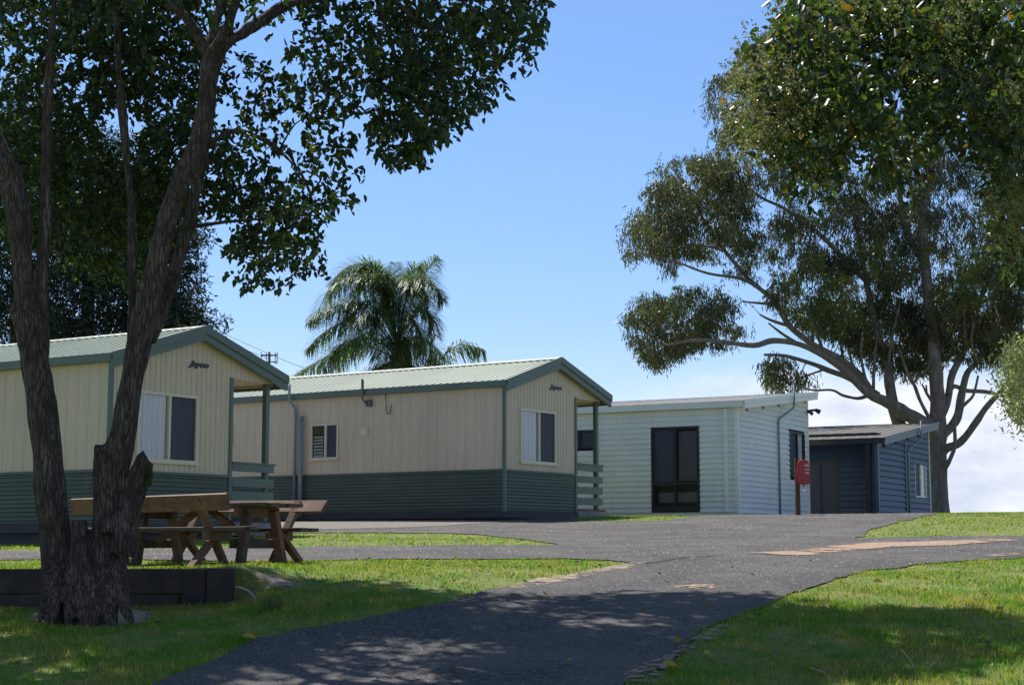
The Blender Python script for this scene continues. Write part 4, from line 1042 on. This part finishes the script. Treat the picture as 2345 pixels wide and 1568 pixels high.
for (u0,v0,u1,v1) in ((1935,848,1925,740),(1960,860,1950,730),(1985,880,1975,760),(2000,890,2010,760),(1885,815,1850,720),(1861,788,1850,700),(1830,788,1760,740),(1807,746,1740,720),(2034,838,2060,700),(2141,837,2080,740),(2132,739,2180,620),(2118,600,2160,480),(2112,500,2060,380),(2212,795,2200,650),(2240,700,2300,640),(2238,828,2230,740),(1780,698,1700,690),(1660,575,1590,560),(2040,350,1960,330),(2134,373,2200,280),(2138,225,2080,120),(2150,300,2230,200)):
    GL([(u0,v0,4),((u0+u1)/2+random.uniform(-12,12),(v0+v1)/2,3),(u1,v1,2)], random.uniform(-2, 2), n=6)
parented(G.mb.build('trunk', 'gum_bark', smooth=True), gt_)
crownG = [
 [(1415,560),(1440,500),(1470,440),(1505,400),(1560,352),(1600,352),(1620,300),(1612,250),(1622,180),(1660,165),(1700,120),(1760,60),(1900,-60),(2420,-60),(2420,790),(2330,800),(2290,850),(2240,800),(2190,790),(2130,770),(2070,850),(2020,820),(1990,800),(1950,770),(1890,770),(1850,770),(1800,730),(1760,700),(1740,640),(1690,640),(1620,600),(1560,590),(1545,630),(1515,650),(1500,600),(1470,570),(1450,610),(1425,590)],
 [(1425,700),(1450,660),(1500,650),(1530,680),(1590,650),(1650,645),(1700,700),(1730,750),(1700,780),(1650,800),(1600,800),(1560,815),(1520,845),(1480,840),(1440,790),(1420,740)],
 [(1742,820),(1790,810),(1850,840),(1880,880),(1820,895),(1770,900),(1745,880)]]
holeG = [[(1725,440),(1770,425),(1800,470),(1760,500),(1730,480)],[(1688,660),(1741,662),(1760,720),(1710,715)],[(1950,330),(1995,330),(2000,400),(1950,390)],[(2070,380),(2090,380),(2085,450),(2065,440)],[(1640,560),(1700,590),(1650,600)],[(2225,690),(2250,640),(2270,680),(2240,730)],[(1560,600),(1640,610),(1600,640),(1545,640)],[(1955,640),(1990,620),(1990,680),(1960,690)],[(1830,640),(1870,620),(1880,660),(1840,680)],[(2180,430),(2220,420),(2210,470)],[(1870,540),(1900,520),(1910,560)]]
cg = clumps_in(crownG, (58.5, 65), 900, holeG, sep=.22)

cg += clumps_in([[(1760,640),(1800,560),(1880,560),(1960,430),(2100,480),(2345,430),(2345,790),(2200,770),(2050,800),(1900,760)]], (59.5, 64), 90, holeG, sep=.2)
cg = [c for c in cg if noise.noise(Vector(c)*.8) > -.20]
cg += clumps_in([[(1790,700),(1900,690),(2345,690),(2345,850),(2270,850),(2190,815),(2090,860),(2000,850),(1940,800),(1870,770)]], (60, 64), 130, (), sep=.25)
cg += clumps_in(crownG, (60, 65), 150, holeG, sep=.25)
cg += clumps_in([[(1440,480),(1600,360),(1700,300),(1740,440),(1720,600),(1560,580),(1440,560)], [(1430,690),(1640,650),(1700,720),(1640,790),(1500,835),(1430,760)], [(1745,820),(1800,815),(1870,885),(1760,895)]], (58, 62), 110, holeG, sep=.22)
bs_ = []; Ds_ = []
for i, (rad, per) in enumerate(((.26, 98), (.42, 168), (.62, 231))):
    b, D = leaves_around(cg[i::3], per, rad, 1.5, .75, 7, .36); bs_.append(b); Ds_.append(D)
for c in cg: G.twig_to(c, .05)
b = np.concatenate(bs_); D = np.concatenate(Ds_); b, D = keep_in(b, D, crownG+[[(1870,740),(2345,740),(2345,850),(2270,858),(2190,815),(2090,868),(2000,850),(1940,810)]], holeG, 10)
rb = np.clip(RNG.normal(.45, .22, len(b))+.25*np.sin(b[:, 0]*1.9+b[:, 2]*1.3)*np.sin(b[:, 1]*1.7-b[:, 2]*1.1), 0, 1)
parented(leaf_mesh('crown', b, D, .20, .042, 'leaf_gum', None, rnd=rb), gt_)
new = clumps_in([[(1760,640),(1900,560),(2050,560),(2040,700),(1900,760),(1790,720)],[(1480,400),(1600,360),(1600,450),(1480,480)],[(2080,560),(2300,560),(2300,700),(2100,700)],[(1440,660),(1600,660),(1560,720),(1450,720)]], (56, 59), 46)
b, D = leaves_around(new, 140, .42, .7, .6, 7, .25)
parented(leaf_mesh('new_growth', b, D, .16, .04, 'leaf_gum_new', None), gt_)
parented(G.fine.build('branches', 'gum_bark', smooth=True), gt_)

# ------------------------------------------------------------------ dark evergreens behind the nearest cabin
def evergreen(u, Y, top_v, w_px, label, low=800, lean=0, seedn=90):
    bs = P(u, 1200, Y); e = empty('evergreen_tree', (bs.x, Y, Tz(bs.x, Y)-.2)); tag(e, label, 'tree', 'dark evergreens behind the nearest cabin')
    L_ = Limbs(); L_.limb(Y, [(u,1260,24),(u+lean*.3,1000,20),(u+lean*.6,760,16),(u+lean,top_v+160,9),(u+lean,top_v+20,3)])
    parented(L_.mb.build('trunk', 'bark_dark', smooth=True), e)
    cs = []
    for i in range(seedn):
        t_ = random.random(); v = top_v+(low-top_v)*t_; ww = w_px*(.35+.75*math.sin(math.pi*min(1, t_*.8+.12)))
        a = random.uniform(0, 2*math.pi); rr = math.sqrt(random.random())*ww
        cs.append(P(u+lean*.5+math.cos(a)*rr, v+random.uniform(-12, 12), Y+math.sin(a)*rr*px(Y)))
    for c in cs: L_.twig_to(c, .06)
    b, D = leaves_around(cs, 126, .62, .3, .75, 7, .28)
    parented(L_.fine.build('branches', 'bark_dark', smooth=True), e)
    parented(leaf_mesh('crown', b, D, .17, .05, 'leaf_evergreen', None), e)
evergreen(40, 52, 260, 150, 'dark evergreen at the far left behind the roof', 800, 0, 210)
evergreen(195, 50, 300, 130, 'dark evergreen framed between the forked trunks', 800, 10, 210)
evergreen(342, 51, 400, 100, 'dark evergreen beside the open sky, right of the forked trunks', 790, 6, 170)
evergreen(400, 49, 705, 62, 'low dark evergreen just above the cabin ridge', 830, 8, 40)

# ------------------------------------------------------------------ palm
YP = 58
pb = P(918, 1200, YP); pe = empty('palm_tree', (pb.x, YP, Tz(pb.x, YP)-.3)); tag(pe, 'feathery palm tree rising behind the middle cabin roof', 'palm tree')
m = MB(); tp = [P(918,1250,YP), P(918,1000,YP), P(918,870,YP), P(919,820,YP), P(921,780,YP)]
m.tube(tp, [.34, .32, .33, .40, .25], 16, wob=.12); parented(m.build('trunk', 'palm_trunk', smooth=True), pe)
crown0 = P(908, 785, YP)
def frond(name, pts, mat='leaf_palm', leaf=.66, nl=90, w=.015, droop=.8, stem_r=.028):
    sp = spline([tuple(p) for p in pts], 8); m = MB()
    m.tube(sp, [stem_r*(1-.8*i/(len(sp)-1)) for i in range(len(sp))], 6)
    st = m.build(name, 'leaf_stem', smooth=True); parented(st, pe)
    sp = np.array(sp); L = len(sp); C = []; D = []
    for i in range(nl):
        t = .14+.86*i/nl; f = t*(L-1); k = min(int(f), L-2); p = sp[k]+(sp[k+1]-sp[k])*(f-k); tg = sp[k+1]-sp[k]; tg /= np.linalg.norm(tg)
        side = np.cross(tg, np.array([.15, .9, .35]) if abs(tg[2]) > .8 else np.array([0, .25, 1.])); side /= max(1e-6, np.linalg.norm(side)); upv = np.cross(side, tg)
        for sgn in (-1, 1):
            for q in range(2):
                C.append(p+RNG.normal(size=3)*.012); d = tg*RNG.uniform(.35, .8)+side*sgn*RNG.uniform(.45, 1)+upv*RNG.uniform(-.7, .7)+np.array([0, 0, -droop*.3*t]); D.append(d/np.linalg.norm(d))
    C = np.array(C); D = np.array(D); n = len(C)
    ln = leaf*RNG.uniform(.7, 1.1, n)*(.55+.9*np.sin(np.pi*np.clip(np.linspace(.14, 1, n), 0, 1)))
    g_ = np.array([0, 0, -1.]); S = unit(np.cross(D, g_)+1e-6)*w
    P1 = C+D*ln[:, None]*.5+g_*(droop*ln*.10)[:, None]; P2 = C+D*ln[:, None]*.85+g_*(droop*ln*.55)[:, None]
    V = np.stack([C-S*.5, C+S*.5, P1+S, P1-S, P2+S*.2, P2-S*.2], 1).reshape(-1, 3); i = np.arange(n)*6
    F = np.concatenate([np.stack([i, i+1, i+2, i+3], 1), np.stack([i+3, i+2, i+4, i+5], 1)])
    r_ = RNG.random(n); lf = np_mesh('leaflets', V, F, mat, None, np.concatenate([r_, r_])); lf.parent = st; lf.matrix_parent_inverse = st.matrix_parent_inverse.copy()
    lf.matrix_parent_inverse = Matrix.Identity(4)
MT['leaf_stem'] = simple('palm_frond_stem', (.12, .13, .05), .6, .2)
fr = [((908,770),(900,700),(903,640),(905,602),0),((915,770),(940,700),(970,630),(1003,592),-.3),((915,775),(955,715),(985,720),(998,770),-.6),((912,775),(930,690),(965,660),(985,700),.6),
      ((900,770),(850,640),(770,650),(715,735),0),((900,770),(860,620),(800,610),(760,650),.8),((898,780),(840,700),(770,700),(708,735),-.8),((898,785),(840,730),(760,750),(705,800),-.3),
      ((898,800),(840,775),(780,790),(740,850),-.8),((900,815),(820,790),(740,820),(668,865),.4),((905,775),(880,690),(850,640),(820,640),-.5),((905,775),(890,680),(870,630),(855,625),.6),
      ((905,780),(870,720),(830,730),(810,790),-1.6),((912,780),(940,730),(965,770),(985,820),-1.2),((905,780),(890,720),(870,740),(860,820),-1.9),((915,780),(930,730),(950,740),(960,800),-1.9),
      ((900,790),(850,760),(800,790),(770,840),1.5),((918,790),(960,770),(1000,800),(1010,840),1.5),((910,770),(915,680),(925,640),(940,630),.8),((910,775),(925,700),(945,650),(965,640),1.4),((905,775),(900,690),(885,640),(880,630),-.9)]
fr += [((905,800),(890,770),(878,790),(868,835),-1.6),((915,800),(930,775),(945,800),(950,845),-1.6),((910,795),(908,765),(905,790),(900,840),-1.9),((908,780),(880,650),(850,610),(825,612),.2),((912,780),(935,660),(950,620),(962,612),.3)]
for a_, b_, c_, d_, dy in fr:
    frond('frond', [P(*a_, YP), P(*b_, YP+dy*.5), P(*c_, YP+dy*.9), P(*d_, YP+dy*1.2)], droop=.6)
for i in range(6):
    a_ = random.uniform(0, 2*math.pi); rr = random.uniform(1.3, 2.4); up_ = random.uniform(1.0, 2.5); c0 = P(908, 790, YP)
    q = [c0, c0+Vector((math.cos(a_)*rr*.3, math.sin(a_)*rr*.3, up_*.8+.3)), c0+Vector((math.cos(a_)*rr*.75, math.sin(a_)*rr*.75, up_*.9)), c0+Vector((math.cos(a_)*rr, math.sin(a_)*rr, up_*.9-random.uniform(.5, 1.3)))]
    frond('frond', q, droop=.5)
frond('frond', [P(925,850,YP), P(990,835,YP-.3), P(1050,790,YP-.5), P(1108,800,YP-.7)], leaf=.62, nl=46, w=.024, droop=1.1)
frond('frond', [P(918,815,YP), P(890,830,YP-.6), P(850,850,YP-1), P(800,870,YP-1.3)], 'leaf_palm_dry', droop=1.2)
frond('frond', [P(918,815,YP), P(940,835,YP-.6), P(960,850,YP-.9), P(975,880,YP-1)], 'leaf_palm_dry', droop=1.2)

# ------------------------------------------------------------------ power pole and wires far behind
pp = P(613.6, 1000, 66); e = empty('power_pole', (pp.x, 66, 0.0)); tag(e, 'distant power pole top between the two beige cabins', 'power pole')
tz = P(613.6, 806, 66).z
m = MB(); m.tube([(0, 0, -1), (0, 0, tz)], [.10, .05], 8); m.build('mast', 'dark_pipe', e)
w_ = (634-597)*px(66); m = MB(); m.box(-w_/2, w_/2, -.04, .04, tz-.16, tz-.10); m.box(-w_/2, w_/2, -.03, .03, tz-.42, tz-.38); m.build('crossarm', 'dark_pipe', e)
for x in (-w_/2, -.12, w_/2-.08, w_/2):
    m = MB(); m.tube([(x, -.05, tz-.5), (x, -.05, tz-.02)], .018, 6); m.build('insulator', 'dark_pipe', e)
m = MB(); a_ = P(440, 722, 70); b_ = P(613, 808, 66); c_ = P(720, 850, 64); d_ = P(1150, 990, 56)
for off in (0, .18):
    m.tube([tuple(p) for p in spline([tuple(a_), tuple(a_.lerp(b_, .5)-Vector((0, 0, .08))), tuple(b_), tuple(c_), tuple(d_)], 6)] if off == 0 else
           [tuple(Vector(p)+Vector((0, .2, -off*1.2))) for p in spline([tuple(a_), tuple(a_.lerp(b_, .5)-Vector((0, 0, .12))), tuple(b_)], 6)], .014, 5)
tag(m.build('power_line', 'cable', smooth=True), 'thin overhead wires sloping across the sky', 'power line')

# ------------------------------------------------------------------ small things on the ground
def fallen(u, v, s, rz, label, tilt=.3):
    x, y = hit(u, v); n = 9
    mb = MB(); L = s; pts = [(-.5, 0), (-.3, .22), (0, .32), (.3, .2), (.5, 0), (.3, -.2), (0, -.32), (-.3, -.22)]
    mb.add([(a*L, b*L, .12*L*abs(b)*4+.01) for a, b in pts]+[(0, 0, .0)], [(i, (i+1) % 8, 8) for i in range(8)])
    o = mb.build('fallen_leaf', 'fallen'); o.location = (x, y, Tz(x, y)+.035); o.rotation_euler = (tilt, .15, rz)
    tag(o, label, 'fallen leaf', 'yellow fallen leaves')
fallen(570, 1472, .11, .4, 'yellow fallen leaf at the left road edge', .6)
fallen(1248, 1371, .10, 1.2, 'yellow fallen leaf at the shadow edge on the road', .5)
fallen(1553, 1480, .09, 2.2, 'pale fallen leaf on the road beside the right grass', .5)
fallen(1620, 1511, .10, .9, 'pale curled fallen leaf in the shaded right grass', .7)
fallen(1534, 1537, .11, .1, 'yellow fallen leaf at the bottom of the right verge', .6)
fallen(900, 1360, .08, .1, 'yellow fallen leaf in the shaded left grass', .6)
fallen(2120, 1335, .07, .5, 'pale fallen leaf in the sunlit right grass', .7)
fallen(2010, 1342, .10, .2, 'yellowish fallen leaf in grass near the bend', .6)
n_ = 300; X_ = RNG.uniform(-4.5, 4.5, n_); Y_ = RNG.uniform(9.6, 20, n_); k_ = (np.abs(X_) < Y_*.33) & ~((X_ < -2.4) & (Y_ > 14.8) & (Y_ < 15.2)); X_, Y_ = X_[k_], Y_[k_]
onroad = in_poly(X_, Y_, RL[0]) & ~in_poly(X_, Y_, RL[1]); k_ = ~onroad | (RNG.random(len(X_)) < .35); X_, Y_, onroad = X_[k_], Y_[k_], onroad[k_]; n_ = len(X_)
MT['litter'] = leaf_mat('dry_fallen_leaves', [(0, (.12, .08, .04)), (.5, (.22, .15, .07)), (.85, (.28, .20, .08)), (1, (.40, .34, .12))], (1, 1, .6), .2, .55)
o = leaf_mesh('leaf_litter', np.stack([X_, Y_, T(X_, Y_)+np.where(onroad, .022, .030)], 1), unit(np.stack([RNG.normal(size=n_), RNG.normal(size=n_), RNG.normal(size=n_)*.18], 1)), .055, .028, 'litter', None)
tag(o, 'small dry leaves scattered over lawn and road edge', 'leaf litter', kind='stuff')
MT['straw'] = simple('dry_grass_stalk', (.42, .38, .25), .8, .15)
MT['grey_stick'] = simple('bleached_stick', (.36, .34, .33), .7, .15)
def stalk(pts, r, name, label, mat='straw', cat='grass stalk', group=None):
    w = []
    x0, y0 = hit(*pts[0])
    for i, (u, v) in enumerate(pts):
        w.append(tuple(P(u, v, y0)))
    w[0] = (w[0][0], w[0][1], Tz(x0, y0)-.01)
    m = MB(); m.tube(spline(w, 4), r, 6); o = m.build(name, mat, smooth=True); tag(o, label, cat, group)
stalk([(2098,1537),(2085,1512),(2062,1484)], .004, 'dry_stalk', 'tallest dry stalk leaning left in the right grass', group='dry stalks')
stalk([(2120,1532),(2140,1515),(2152,1500)], .0035, 'dry_stalk', 'dry stalk leaning right beside the tallest one', group='dry stalks')
stalk([(1905,1560),(1890,1540),(1855,1528)], .0035, 'dry_stalk', 'bent dry stalk at the lower edge of the right shade', group='dry stalks')
stalk([(588,1374),(576,1358),(560,1348),(540,1342)], .010, 'bleached_stick', 'bleached curved stick at the end of the sleeper wall', 'grey_stick', 'stick')
# a pale grass tuft at the left
def tuft(u, v, n, h, label):
    x, y = hit(u, v); az = RNG.uniform(0, 6.28, n); r = RNG.random(n)*.06
    C = np.stack([x+np.cos(az)*r, y+np.sin(az)*r, np.full(n, Tz(x, y))], 1); D = unit(np.stack([np.cos(az)*.4, np.sin(az)*.4, np.ones(n)], 1)+RNG.normal(size=(n, 3))*.15)
    o = leaf_mesh('grass_tuft', C, D, h, .007, 'blossom', None); tag(o, label, 'grass tuft')
tuft(625, 1398, 60, .13, 'pale grass tuft in the shaded left lawn')
tuft(300, 1292, 60, .10, 'weedy tuft beside the table leg')

# ------------------------------------------------------------------ world, sun, camera
w = bpy.data.worlds.new('World'); sc.world = w; w.use_nodes = True; nt = w.node_tree; nt.nodes.clear()
out = N(nt, 'ShaderNodeOutputWorld'); bg = N(nt, 'ShaderNodeBackground'); nt.links.new(bg.outputs[0], out.inputs[0])
sky = N(nt, 'ShaderNodeTexSky', sky_type='NISHITA'); sky.sun_disc = False; sky.sun_elevation = SUN_EL; sky.sun_rotation = SUN_AZ
sky.air_density = 1.0; sky.dust_density = .3; sky.ozone_density = 2.0
tc = N(nt, 'ShaderNodeTexCoord'); sep = N(nt, 'ShaderNodeSeparateXYZ'); nt.links.new(tc.outputs['Generated'], sep.inputs[0])
# clear sky is a little deeper blue than the model near the horizon
tint = ramp(nt, sep.outputs['Z'], [(0.0, (1.0, .95, 1.0)), (.06, (.86, .86, 1.0)), (.13, (.72, .81, 1.02)), (.30, (.70, .86, 1.07)), (.7, (.90, .86, .70))])
skyc = mixc(nt, 1.0, sky.outputs[0], tint, 'MULTIPLY')
mp = N(nt, 'ShaderNodeMapping'); mp.inputs['Scale'].default_value = (7, 7, 17); mp.inputs['Location'].default_value = (1.3, .4, .2)
nt.links.new(tc.outputs['Generated'], mp.inputs[0])
cn = nz(nt, mp.outputs[0], 1.0, 8, .55)
def mth(op, a, b):
    m = N(nt, 'ShaderNodeMath', operation=op)
    for i, v in enumerate((a, b)):
        if hasattr(v, 'links'): nt.links.new(v, m.inputs[i])
        else: m.inputs[i].default_value = v
    return m.outputs[0]
def smap(v, a, b, c=0., d=1.):
    m = N(nt, 'ShaderNodeMapRange', interpolation_type='SMOOTHSTEP'); nt.links.new(v, m.inputs[0])
    for i, x in enumerate((a, b, c, d)): m.inputs[i+1].default_value = x
    return m.outputs[0]
elev = smap(sep.outputs['Z'], .055, .13, 1, 0); side = smap(sep.outputs['X'], -.02, .15, 0, 1)
dens = mth('ADD', mth('MULTIPLY', mth('MULTIPLY', elev, side), .62), mth('MULTIPLY', cn, .75))
cf = smap(dens, .49, .80)
shadec = nz(nt, mp.outputs[0], 2.3, 6, .6)
cloudc = ramp(nt, shadec, [(.35, (4.9, 5.4, 6.6)), (.65, (7.3, 7.6, 8.0))])
nt.links.new(mixc(nt, cf, skyc, cloudc), bg.inputs[0]); bg.inputs[1].default_value = .11
sl = bpy.data.lights.new('sun', 'SUN'); sl.energy = 5.0; sl.angle = R(.53); sl.color = (1, .95, .87)
so = bpy.data.objects.new('sun', sl); COL.objects.link(so); so.rotation_euler = (-SUN).to_track_quat('-Z', 'Y').to_euler()
cam = bpy.data.cameras.new('camera'); co = bpy.data.objects.new('camera', cam); COL.objects.link(co)
cam.sensor_width = 36; cam.lens = 36*FP/2345; cam.clip_end = 3000; cam.clip_start = .05
co.location = (0, 0, 0); co.rotation_euler = (R(90)+TILT, 0, 0); sc.camera = co
sc.view_settings.view_transform = 'Standard'; sc.view_settings.look = 'None'; sc.view_settings.exposure = .35; sc.view_settings.gamma = 1
sc.cycles.max_bounces = 8; sc.cycles.transparent_max_bounces = 12
